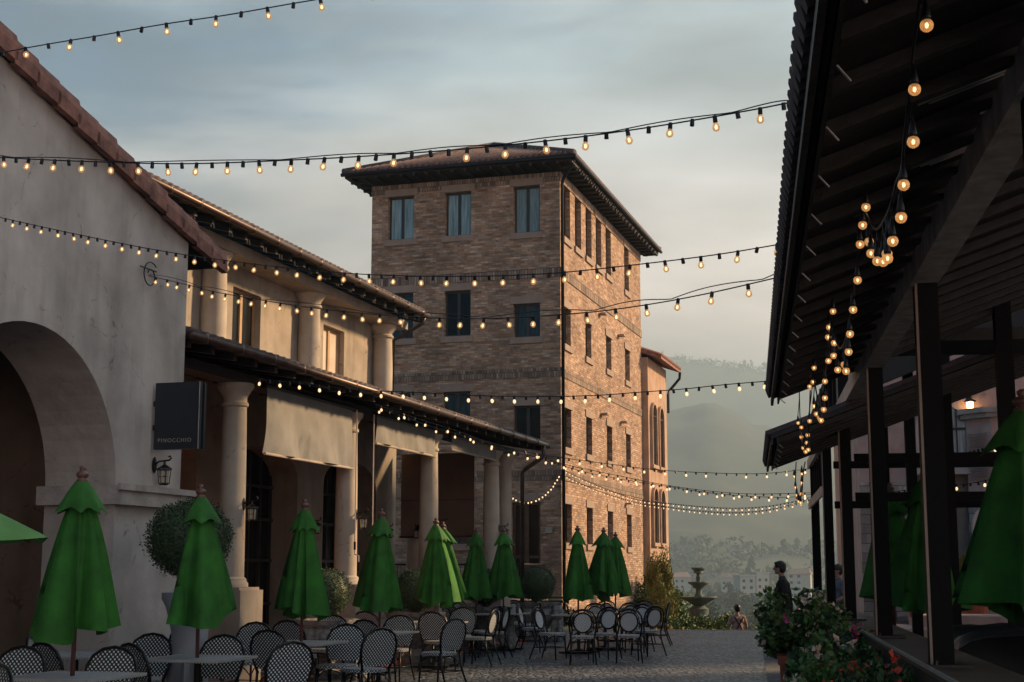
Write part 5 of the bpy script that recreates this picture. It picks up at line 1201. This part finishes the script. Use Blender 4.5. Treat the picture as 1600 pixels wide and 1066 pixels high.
# ------------------------------------------------------------------ flowers along the pavilion
random.seed(21)
def planter(a, b_, w, h, label):
    t = thing('terracotta_planter', label, 'planter', R(a, b_), R.ang, 'terracotta planters along the pavilion'); mb = MB()
    mb.box(G, -w / 2, w / 2, -w / 2, w / 2, 0, h - .08); mb.box(G, -w / 2 - .02, w / 2 + .02, -w / 2 - .02, w / 2 + .02, h - .08, h)
    for k in range(4): mb.box(G, -w / 2 + .03 + k * w / 4, -w / 2 + .05 + k * w / 4, -w / 2 - .012, -w / 2 - .001, 0.02, h - .1)
    mb.build('box', 'terracotta', t)
    mb = MB(); mb.box(G, -w / 2 + .04, w / 2 - .04, -w / 2 + .04, w / 2 - .04, h + .001, h + .015); mb.build('soil', 'bark', t)
def shrub(a, b_, rr, zc, n, cols, label, leafm, fl, lsz=.05, grp='flowering shrubs in the planters', hang=0):
    c = R(a, b_, zc); t = thing('flowering_shrub', label, 'shrub', (c.x, c.y, 0), 0, grp); mb = MB(); pts = []
    cl = []
    for _ in range(26):
        d = Vector((random.gauss(0, 1), random.gauss(0, 1), random.gauss(0, .8))).normalized(); q = random.uniform(.45, 1.)
        cl.append((Vector((d.x * rr[0] * q, d.y * rr[1] * q, zc + d.z * rr[2] * q)), random.uniform(.09, .2)))
    for _ in range(n):
        cc, s = random.choice(cl); g = Vector((random.gauss(0, 1), random.gauss(0, 1), random.gauss(0, 1))).normalized() * s * random.random() ** .4
        pts.append(cc + g)
    leaves(mb, pts, lsz, 0, .45, .35, nmi=len(leafm)); mb.build('foliage', leafm, t, uv=False)
    mb = MB()
    for cc, s in cl: mb.tube([(0, 0, zc - rr[2] * 1.1), tuple(cc * .5 + Vector((0, 0, zc * .5 - .05))), tuple(cc)], [.012, .007, .003], 4)
    mb.build('stem', 'bark', t)
    for m_, cnt in fl:
        mb = MB()
        for _ in range(cnt):
            cc, s = random.choice(cl); base = cc + Vector((random.gauss(0, 1), random.gauss(0, 1) - .8, random.gauss(0, 1) + .4)).normalized() * s
            for _ in range(9):
                leaves(mb, [base + Vector((random.gauss(0, .022), random.gauss(0, .022), random.gauss(0, .022)))], .052, 0, .3, .3)
        mb.build('blossom', m_, t, uv=False)
planter(13.0, .44, .42, .86, 'terracotta square planter beside the grey paving strip')
planter(10.6, .62, .42, .80, 'terracotta square planter hidden under the nearest flowers')
planter(8.4, .66, .42, .72, 'nearest terracotta planter below the bottom edge flowers')
LM = ['foliage_fresh', 'foliage_mid', 'foliage_dark']
shrub(13.2, .44, (.42, .6, .27), 1.06, 5200, 0, 'tall leafy bougainvillea in the left terracotta planter', LM, [('petal_pink', 4), ('petal_pale', 18)], .055)
shrub(12.1, .72, (.28, .5, .24), .86, 2600, 0, 'bougainvillea with magenta blossoms trailing low over the terracotta', LM, [('petal_pink', 22), ('petal_red', 6)], .05)
shrub(15.6, .60, (.28, .7, .2), .88, 2600, 0, 'dark shrub with purple blossoms below the post bases', LM[1:], [('petal_purple', 20), ('petal_pale', 6)], .05)
shrub(10.6, .54, (.30, .7, .22), .84, 4200, 0, 'leafy shrub with red blossoms below the sill', LM, [('petal_red', 8), ('petal_pale', 20), ('petal_purple', 6)], .05)
shrub(9.1, .52, (.28, .5, .18), .84, 3600, 0, 'nearest shrub with pink and red blossoms at the bottom edge', LM[:2], [('petal_pale', 18), ('petal_red', 7)], .042)
shrub(8.4, .68, (.16, .5, .13), .86, 2600, 0, 'nearest fresh green shrub against the dark base wall', LM[1:], [('petal_red', 12)], .042)

def potplant(loc, r, h, label, m_, pot='terracotta', n=900, leaf=.16):
    t = thing('potted_plant', label, 'potted plant', loc, 0, 'potted plants at the villa'); mb = MB(); mb.lathe([(r * .7, 0), (r, h), (r * 1.1, h), (r * 1.1, h + .05), (0, h + .03)], n=18); mb.build('pot', pot, t, uv=False)
    mb = MB(); pts = [(random.gauss(0, r * .55), random.gauss(0, r * .55), h + .1 + random.random() * .5) for _ in range(n)]; leaves(mb, pts, leaf, 0, .4, 1.6); mb.build('foliage', m_, t, uv=False)
p = at(1432, 966, 22.6); potplant((p.x, p.y, .86), .14, .22, 'small spiky plant in terracotta pot on the pink steps', 'foliage_mid', n=260, leaf=.14)
p = at(1518, 900, 28.); potplant((p.x, p.y, .15), .3, .9, 'yellow green plant by the arched niche', 'foliage_yellow', n=500, leaf=.25)
# dark covered furniture on the deck
tp = thing('covered_furniture', 'stack of furniture under a black tarpaulin on the pavilion deck', 'covered stack', R(11.3, 2.6, .15))
mb = MB(); nx, ny = 30, 12; b0 = 0
path = [(-1.3, 0, 0), (-1.25, 0, .55), (-1.1, 0, .95), (-.4, 0, 1.02), (.5, 0, 1.0), (1.2, 0, .98), (1.35, 0, .5), (1.4, 0, 0)]
P3 = spline([Vector(p) for p in path], 5)
for j in range(ny + 1):
    f = j / ny
    for i, p in enumerate(P3):
        e_ = .05 * noise.noise(Vector((p.x * 2.3, f * 5, p.z * 1.2))) + .03 * math.sin(f * 21 + p.x * 3)
        mb.v.append(tuple(R(.0 + (f - .5) * 1.6 + .1 * noise.noise(Vector((f * 3, p.x, 1))), p.x * (1 + e_), max(0, p.z * (1 + e_ * .8)))))
m_ = len(P3)
for j in range(ny):
    for i in range(m_ - 1): mb.f.append((j * m_ + i, j * m_ + i + 1, (j + 1) * m_ + i + 1, (j + 1) * m_ + i)); mb.mi.append(0)
mb.f.append(tuple(range(m_))); mb.mi.append(0); mb.f.append(tuple(reversed(range(ny * m_, ny * m_ + m_)))); mb.mi.append(0)
mb.build('cover', 'tarp_black', tp, smooth=True, uv=False)

# ------------------------------------------------------------------ fountain, shrubs and trees beyond the plaza edge
fo = thing('tiered_fountain', 'dark grey three-tiered stone fountain beyond the plaza edge', 'fountain', at(1092, 940, 52))
fo.location.z = -1.35; k = 52 / 2222
mb = MB(); mb.lathe([(.42, 0), (.42, .6), (.34, .75), (.30, 1.2), (.36, 1.55), (.24, 1.62), (.2, 1.66)], n=20); mb.v = [(x * (1 + .08 * math.sin(5 * math.atan2(y, x) + z * 3)), y, z) for x, y, z in mb.v]; o = mb.build('base', 'fountain_stone', fo, uv=False); edge_smooth(o)
for z0, r, th in ((1.66, .66, .30), (2.28, .38, .20), (2.83, .26, .16)):
    mb = MB(); mb.lathe([(.05, z0 - .02), (.18, z0), (r * .6, z0 + th * .45), (r * .93, z0 + th * .8), (r, z0 + th), (r * .98, z0 + th + .03), (r * .86, z0 + th - .01), (r * .3, z0 + th * .6), (0, z0 + th * .6)], n=32); o = mb.build('bowl', 'fountain_stone', fo, uv=False); edge_smooth(o, 50)
mb = MB(); mb.lathe([(.18, 1.7), (.14, 1.9), (.16, 2.0), (.10, 2.1), (.12, 2.3)], n=16); mb.lathe([(.11, 2.35), (.08, 2.55), (.1, 2.65), (.06, 2.75), (.1, 2.85)], n=16); mb.lathe([(.05, 2.9), (.06, 3.0), (.02, 3.02), (0, 3.03)], n=10); o = mb.build('stem', 'fountain_stone', fo, uv=False); edge_smooth(o, 50)
def bush(loc, r, label, m_, n=2200, leaf=.09, grp='garden shrubs beyond the plaza edge', name='garden_shrub'):
    t = thing(name, label, 'shrub', loc, random.random() * 6, grp); mb = MB(); pts = []
    cl = [(Vector((random.gauss(0, .5) * r[0], random.gauss(0, .5) * r[1], r[2] * random.uniform(.2, .72))), random.uniform(.25, .42) * r[0]) for _ in range(12)]
    for _ in range(n):
        cc, s = random.choice(cl); g = Vector((random.gauss(0, 1), random.gauss(0, 1), random.gauss(0, .8))).normalized() * s * random.random() ** .35; q = cc + g
        pts.append(q if q.z > .02 else Vector((q.x, q.y, .05)))
    leaves(mb, pts, leaf, 0, .4, .3); mb.build('foliage', m_, t, uv=False)
    mb = MB()
    for cc, s in cl[:6]: mb.tube([(0, 0, 0), tuple(cc)], .015, 4)
    mb.build('stem', 'bark', t)
random.seed(4)
for i, (u, Y, w, h, m_, lab) in enumerate(((1052, 42.5, .6, 1.55, 'foliage_yellow', 'yellowish low shrub at the left foot of the fountain'), (1080, 43, .6, 1.45, 'foliage_mid', 'green low shrub in front of the fountain base'),
        (1108, 43.5, .6, 1.5, 'foliage_yellow', 'yellowish low shrub right of the fountain base'), (1132, 44, .55, 1.3, 'foliage_mid', 'green low shrub left of the man in pink shirt'), (1178, 46, .6, 1.3, 'foliage_mid', 'low shrub right of the man in pink shirt'),
        (1066, 47, .7, 1.7, 'foliage_mid', 'darker shrub behind the left side of the fountain'), (1202, 44, .6, 1.6, 'foliage_mid', 'low shrub behind the bougainvillea planter'), (1118, 50, .8, 1.9, 'foliage_mid', 'pale green shrub right behind the fountain'))):
    p = at(u, 950, Y); bush((p.x, Y, -1.32), (w, w, h), lab, m_)
for i, (u, Y, w, h, m_, lab) in enumerate(((812, 38.9, .42, .5, 'foliage_dark', 'dark clipped bush left of the kerb by the brick terrace'), (868, 39.4, .5, .62, 'foliage_dark', 'dark clipped bush below the dark green bench'))):
    p = at(u, 950, Y); bush((p.x, Y, 0), (w, w, h), lab, m_, 1600, .06)

def tree_mesh(seed, h, cr, n, leaf, ncl=26, m_='tree_far', trunk=True, tall=1.):
    rnd = random.Random(seed); random.seed(seed); mb = MB(); cl = []
    for _ in range(ncl):
        d = Vector((rnd.gauss(0, 1), rnd.gauss(0, 1), rnd.gauss(0, 1))).normalized(); q = rnd.uniform(.3, 1) ** .6
        cl.append((Vector((d.x * cr * q, d.y * cr * q, h * .62 + d.z * h * .36 * q * tall)), cr * rnd.uniform(.22, .45)))
    pts = []
    for _ in range(n):
        cc, s = rnd.choice(cl); g = Vector((rnd.gauss(0, 1), rnd.gauss(0, 1), rnd.gauss(0, 1))).normalized() * s * rnd.random() ** .4; pts.append(cc + g)
    leaves(mb, pts, leaf, 0, .45, .2); crown = mb.mesh('crown', m_, uv=False)
    mb = MB(); mb.tube([(0, 0, -.3), (cr * .03, 0, h * .3), (0, cr * .03, h * .62)], [h * .03, h * .022, h * .01], 8)
    for cc, s in cl[:9]: mb.tube([(0, 0, h * .32), tuple(cc * .6 + Vector((0, 0, h * .2))), tuple(cc)], [h * .012, h * .008, h * .003], 5)
    return crown, mb.mesh('trunk', 'bark', uv=False)
def tree(ms, loc, s, rz, label, grp=None, name='tree'):
    t = thing(name, label, 'tree', loc, rz, grp); t.scale = s if isinstance(s, tuple) else (s,) * 3; link('crown', ms[0], t); link('trunk', ms[1], t); return t
tm = tree_mesh(31, 4.6, 1.5, 9000, .13, 34, 'foliage_yellow'); p = at(1053, 950, 49); tree(tm, (p.x - .45, 49, -1.4), (.34, .34, .8), 0, 'yellow green leafy tree against the ochre annex')
tm2 = tree_mesh(33, 3.4, 1.2, 5000, .12, 24, 'foliage_mid'); p = at(1040, 950, 53); tree(tm2, (p.x, 55, -1.5), 1, 1, 'low green tree behind the yellow green one')
FT = [tree_mesh(100 + i, 9, (4.2, 3.6, 5, 1.6, 4.4, 2.)[i], 1500, .75, 22, ('tree_far', 'tree_far_b', 'tree_far', 'tree_far', 'foliage_mid', 'tree_far')[i], tall=(1, 1, .8, 1.25, 1, 1.2)[i]) for i in range(6)]
random.seed(77)
def gz(x, y): return terrain_h(x, y)
kinds = ['round hazy tree on the valley floor', 'yellowish hazy tree on the valley floor', 'wide hazy tree on the valley floor', 'narrow hazy cypress-like tree in the valley', 'fresh green hazy tree on the valley floor', 'slender hazy tree in the valley']
cnt = 0
while cnt < 130:
    Y = 170 + 1100 * random.random() ** 1.5; u = random.uniform(1030, 1420) if random.random() < .85 else random.uniform(500, 2400); x = (u - 800) / 2247 * Y; k = random.randrange(6)
    s = random.uniform(.6, 1.5) * (1 if Y > 300 else .6)
    tree(FT[k], (x, Y, gz(x, Y) - .3), s, random.random() * 6, kinds[k], 'valley trees, ' + kinds[k].split(' on ')[0].split(' in ')[0], 'valley_tree'); cnt += 1
# wooded mass over the far plain and along the ridge line: nobody could count it
mb = MB(); random.seed(9)
for _ in range(4200):
    r_ = 380 + 900 * random.random() ** 1.2; u = random.uniform(980, 1450) if random.random() < .7 else random.uniform(0, 2600); x = (u - 800) / 2247 * r_; s = random.uniform(3, 7)
    if noise.noise(Vector((x / 90, r_ / 90, 2))) < -.08: continue
    c = Vector((x, r_, gz(x, r_) + s * .3)); 
    leaves(mb, [c + Vector((random.gauss(0, s * .5), random.gauss(0, s * .5), random.gauss(0, s * .25))) for _ in range(7)], s * .8, 0, .4, .3)
for _ in range(900):
    u = random.uniform(1030, 1330); r_ = 3900 + random.uniform(-60, 60); x = math.sin(math.atan((u - 800) / 2247)) * r_; y = math.cos(math.atan((u - 800) / 2247)) * r_; s = random.uniform(4, 9) * (2.2 if random.random() < .03 else 1)
    leaves(mb, [Vector((x, y, gz(x, y) + s * .4)) + Vector((random.gauss(0, s * .5), random.gauss(0, s * .5), random.gauss(0, s * .4))) for _ in range(5)], s * .8, 0, .4, .3)
wd = mb.build('woodland', 'tree_far', uv=False); wd['kind'] = 'stuff'; wd['label'] = 'hazy woodland over the valley floor and hills'; wd['category'] = 'woodland'
def house(u, Y, w, d_, h, label, flat=True):
    p = at(u, 900, Y); z = gz(p.x, Y) - .5; t = thing('valley_house', label, 'house', (p.x, Y, z), random.uniform(-.3, .3), 'pale houses in the valley')
    mb = MB(); ncol = max(2, int(w / 3)); hs = [(-w / 2 + (i + .3) * w / ncol, -w / 2 + (i + .7) * w / ncol, zz + 1.2, zz + 2.5) for i in range(ncol) for zz in range(0, int(h) - 2, 3)]
    F0 = lambda a, b_, z_=0.: Vector((b_, a, z_))
    mb.wall(F0, 'a', 0, .3, -w / 2, w / 2, 0, h, hs); mb.box(F0, .302, d_, -w / 2, w / 2, 0, h - .02); mb.build('wall', 'house_white', t)
    for q in hs[:12]:
        mb = MB(); mb.box(F0, .2, .28, q[0], q[1], q[2], q[3]); mb.build('window', 'glass_dark', t)
    mb = MB()
    if flat: mb.box(F0, -.4, d_ + .3, -w / 2 - .4, w / 2 + .4, h, h + .5)
    else: mb.poly([(-w / 2 - .5, -.6, h), (w / 2 + .5, -.6, h), (w / 2 + .5, d_ + .5, h), (-w / 2 - .5, d_ + .5, h), (-w / 2 + 1, d_ / 2, h + 2.5), (w / 2 - 1, d_ / 2, h + 2.5)], [(0, 1, 5, 4), (1, 2, 5), (2, 3, 4, 5), (3, 0, 4), (3, 2, 1, 0)])
    mb.build('roof', 'house_white' if flat else 'house_roof', t)
for a in ((1168, 640, 7, 8, 19, 'tall white house left of the standing man in black', True), (1192, 655, 6, 8, 20, 'white house with dark trees in front, left of the man in black', True), (1248, 700, 11, 8, 18, 'wide pale house between the man in black and the pavilion', False),
          (1196, 520, 9, 7, 7, 'low pale house among trees below the white houses', False), (1140, 820, 10, 8, 14, 'small pale house in the haze above the fountain', False), (1066, 760, 9, 8, 16, 'small pale house left of the fountain top', False), (1262, 560, 10, 8, 6, 'low pale house partly behind the pavilion', False), (1120, 480, 10, 7, 5, 'low pale roofed house right of the fountain', False)):
    house(*a)

# ------------------------------------------------------------------ people
def person(loc, rz, label, pose, shirt, hairm='hair', scale=1., straps=False, short=True, pants='cloth_black'):
    t = thing('person', label, 'person', loc, rz); t.scale = (scale,) * 3
    hd = pose['head']; nk = (0, .0, 1.44); V = Vector
    pr = [('c', (0, -.005, .98), .15, (0, 0, 1.18), .135), ('c', (-.07, 0, 1.3), .115, (.07, 0, 1.3), .115), ('c', (-.14, 0, 1.38), .065, (.14, 0, 1.38), .065), ('c', (0, 0, 1.38), .062, (0, hd[1] * .5, 1.52), .052),
          ('e', (hd[0], hd[1], 1.635), .088, (.88, 1.08, 1.22)), ('e', (hd[0], hd[1] + .02, 1.585), .07, (.82, 1, .9))]
    fy = V((math.sin(hd[2]), math.cos(hd[2]), 0)); sx = V((fy.y, -fy.x, 0)); hc = V((hd[0], hd[1], 1.63))
    pr += [('c', tuple(hc + fy * .085 + V((0, 0, .01))), .012, tuple(hc + fy * .108 + V((0, 0, -.022))), .016), ('e', tuple(hc + fy * .075 + V((0, 0, -.062))), .022, (1, .7, .45)), ('e', tuple(hc + fy * .06 + V((0, 0, -.095))), .03, (1, .9, .7))]
    for s in (-1, 1): pr.append(('e', tuple(hc + sx * s * .08 + V((0, 0, -.01))), .026, (.45, .8, 1.2)))
    for s, (el, wr) in ((-1, pose['la']), (1, pose['ra'])):
        sh = V((s * .185, 0, 1.375)); el = V(el); wr = V(wr)
        pr += [('c', tuple(sh), .052, tuple(el), .04), ('c', tuple(el), .04, tuple(wr), .026)]
        d = (wr - el).normalized(); side = V((0, 1, 0)) - d * d.y; side.normalize(); pal = wr + d * .055
        pr.append(('c', tuple(wr + d * .02 - side * .015), .024, tuple(pal + d * .02 + side * .012), .026))
        for q in range(4):
            b0 = pal + d * .035 + side * (-.027 + q * .018); l_ = (.062, .072, .068, .054)[q]; cur = d.cross(side) * (.02 * -s)
            pr += [('c', tuple(b0), .0095, tuple(b0 + d * l_ * .55 + cur * .4), .009), ('c', tuple(b0 + d * l_ * .55 + cur * .4), .009, tuple(b0 + d * l_ + cur), .0075)]
        th = wr + d * .03 + side * .03; pr.append(('c', tuple(th), .011, tuple(th + side * .028 + d * .035), .009))
    for s, (kn, ft) in ((-1, pose['ll']), (1, pose['rl'])):
        pr += [('c', (s * .09, 0, .93), .10, kn, .062), ('c', kn, .058, ft, .042), ('c', tuple(V(ft) + V((0, -.02, -.03))), .04, tuple(V(ft) + V((0, .16, -.05))), .033)]
    blob('body', pr, .0095, 'skin', 3, parent=t)
    sp = [('c', (0, -.005, .90), .172, (0, 0, 1.18), .155), ('c', (-.07, 0, 1.3), .132, (.07, 0, 1.3), .132), ('c', (-.15, 0, 1.378), .077, (.15, 0, 1.378), .077), ('c', (0, 0, 1.4), .075, (0, hd[1] * .2, 1.445), .066)]
    for s, (el, wr) in ((-1, pose['la']), (1, pose['ra'])):
        sh = V((s * .185, 0, 1.375)); el = V(el); e = sh.lerp(el, .72 if short else 1.0); sp.append(('c', tuple(sh), .07, tuple(e), .06))
        if not short: sp.append(('c', tuple(el), .055, tuple(el.lerp(V(wr), .8)), .04))
    blob('shirt', sp, .013, shirt, 4, parent=t)
    pp_ = [('c', (-.06, 0, .93), .14, (.06, 0, .93), .14)]
    for s, (kn, ft) in ((-1, pose['ll']), (1, pose['rl'])): pp_ += [('c', (s * .09, 0, .90), .115, kn, .078), ('c', kn, .075, tuple(V(ft) + V((0, 0, .03))), .06)]
    blob('trousers', pp_, .014, pants, 4, parent=t)
    hp = [('e', tuple(hc - fy * .018 + V((0, 0, .035))), .1, (.95, 1.06, 1.0)), ('e', tuple(hc - fy * .045 + V((0, 0, -.01))), .085, (.98, .9, 1.1)), ('e', tuple(hc + fy * .05 + V((0, 0, .085))), .05, (1.3, .9, .6))]
    for s in (-1, 1): hp.append(('e', tuple(hc + sx * s * .07 + V((0, 0, .03)) - fy * .01), .04, (.6, 1, 1.2)))
    blob('hair', hp, .009, hairm, 2, parent=t)
    mb = MB()
    for s in (-1, 1): mb.sphere(tuple(hc + sx * s * .032 + fy * .082 + V((0, 0, .012))), .011, 8, (1, .8, .6))
    mb.build('eyes', 'glass_dark', t, uv=False)
    for s, (kn, ft) in ((-1, pose['ll']), (1, pose['rl'])):
        f0 = V(ft); blob('shoe', [('c', tuple(f0 + V((0, -.03, -.04))), .048, tuple(f0 + V((0, .17, -.055))), .04)], .012, 'black_metal', 2, parent=t)
    if straps:
        mb = MB()
        for s in (-1, 1): mb.beam((s * .13, -.155, 1.40), (-s * .12, -.185, .98), .035, .012, up=Vector((0, 1, 0)))
        mb.build('apron_strap', 'strap', t)
    return t
p = at(1226, 1010, 26.3)
person((p.x, 26.3, 0), rad(78), 'man in black t-shirt standing beside the flowers, looking left', {'head': (0, .055, rad(8)), 'la': ((-.25, -.06, 1.12), (-.22, .06, .88)), 'ra': ((.24, -.07, 1.12), (.19, .07, .90)), 'll': ((-.09, .02, .5), (-.09, -.02, .09)), 'rl': ((.09, .03, .5), (.1, 0, .09))}, 'cloth_black')
p = at(1152, 960, 42.)
person((p.x, 42., -1.16), rad(8), 'man in pale pink shirt with crossed apron straps, seen from behind below the plaza edge', {'head': (.0, .02, rad(-10)), 'la': ((-.27, .0, 1.12), (-.25, .1, .9)), 'ra': ((.27, .0, 1.12), (.24, .12, .92)), 'll': ((-.09, .05, .5), (-.09, -.1, .09)), 'rl': ((.1, .03, .5), (.1, .1, .09))}, 'cloth_pink', straps=True, scale=1.0)
p = at(1312, 950, 28.)
person((p.x, 28., 0), rad(100), 'dark-haired person in grey-blue top half hidden between pavilion posts', {'head': (0, .03, 0), 'la': ((-.25, -.02, 1.12), (-.22, .2, 1.02)), 'ra': ((.25, -.02, 1.12), (.2, .2, 1.0)), 'll': ((-.09, .05, .5), (-.09, 0, .09)), 'rl': ((.1, .03, .5), (.1, 0, .09))}, 'cloth_blue', scale=.97)

# ------------------------------------------------------------------ haze
mb = MB(); mb.box(G, -6200, 6200, -60, 6600, -30, 640)
hz = mb.build('haze', [], uv=False); hm_ = bpy.data.materials.new('haze'); hm_.use_nodes = True; t = hm_.node_tree; t.nodes.clear()
o = t.nodes.new('ShaderNodeOutputMaterial'); pvn = t.nodes.new('ShaderNodeVolumePrincipled'); pvn.inputs['Color'].default_value = (.50, .70, .86, 1); pvn.inputs['Density'].default_value = .0004; pvn.inputs['Anisotropy'].default_value = .1
t.links.new(pvn.outputs[0], o.inputs['Volume']); hz.data.materials.append(hm_); hz['kind'] = 'stuff'; hz['label'] = 'pale evening haze filling the valley air'; hz['category'] = 'haze'
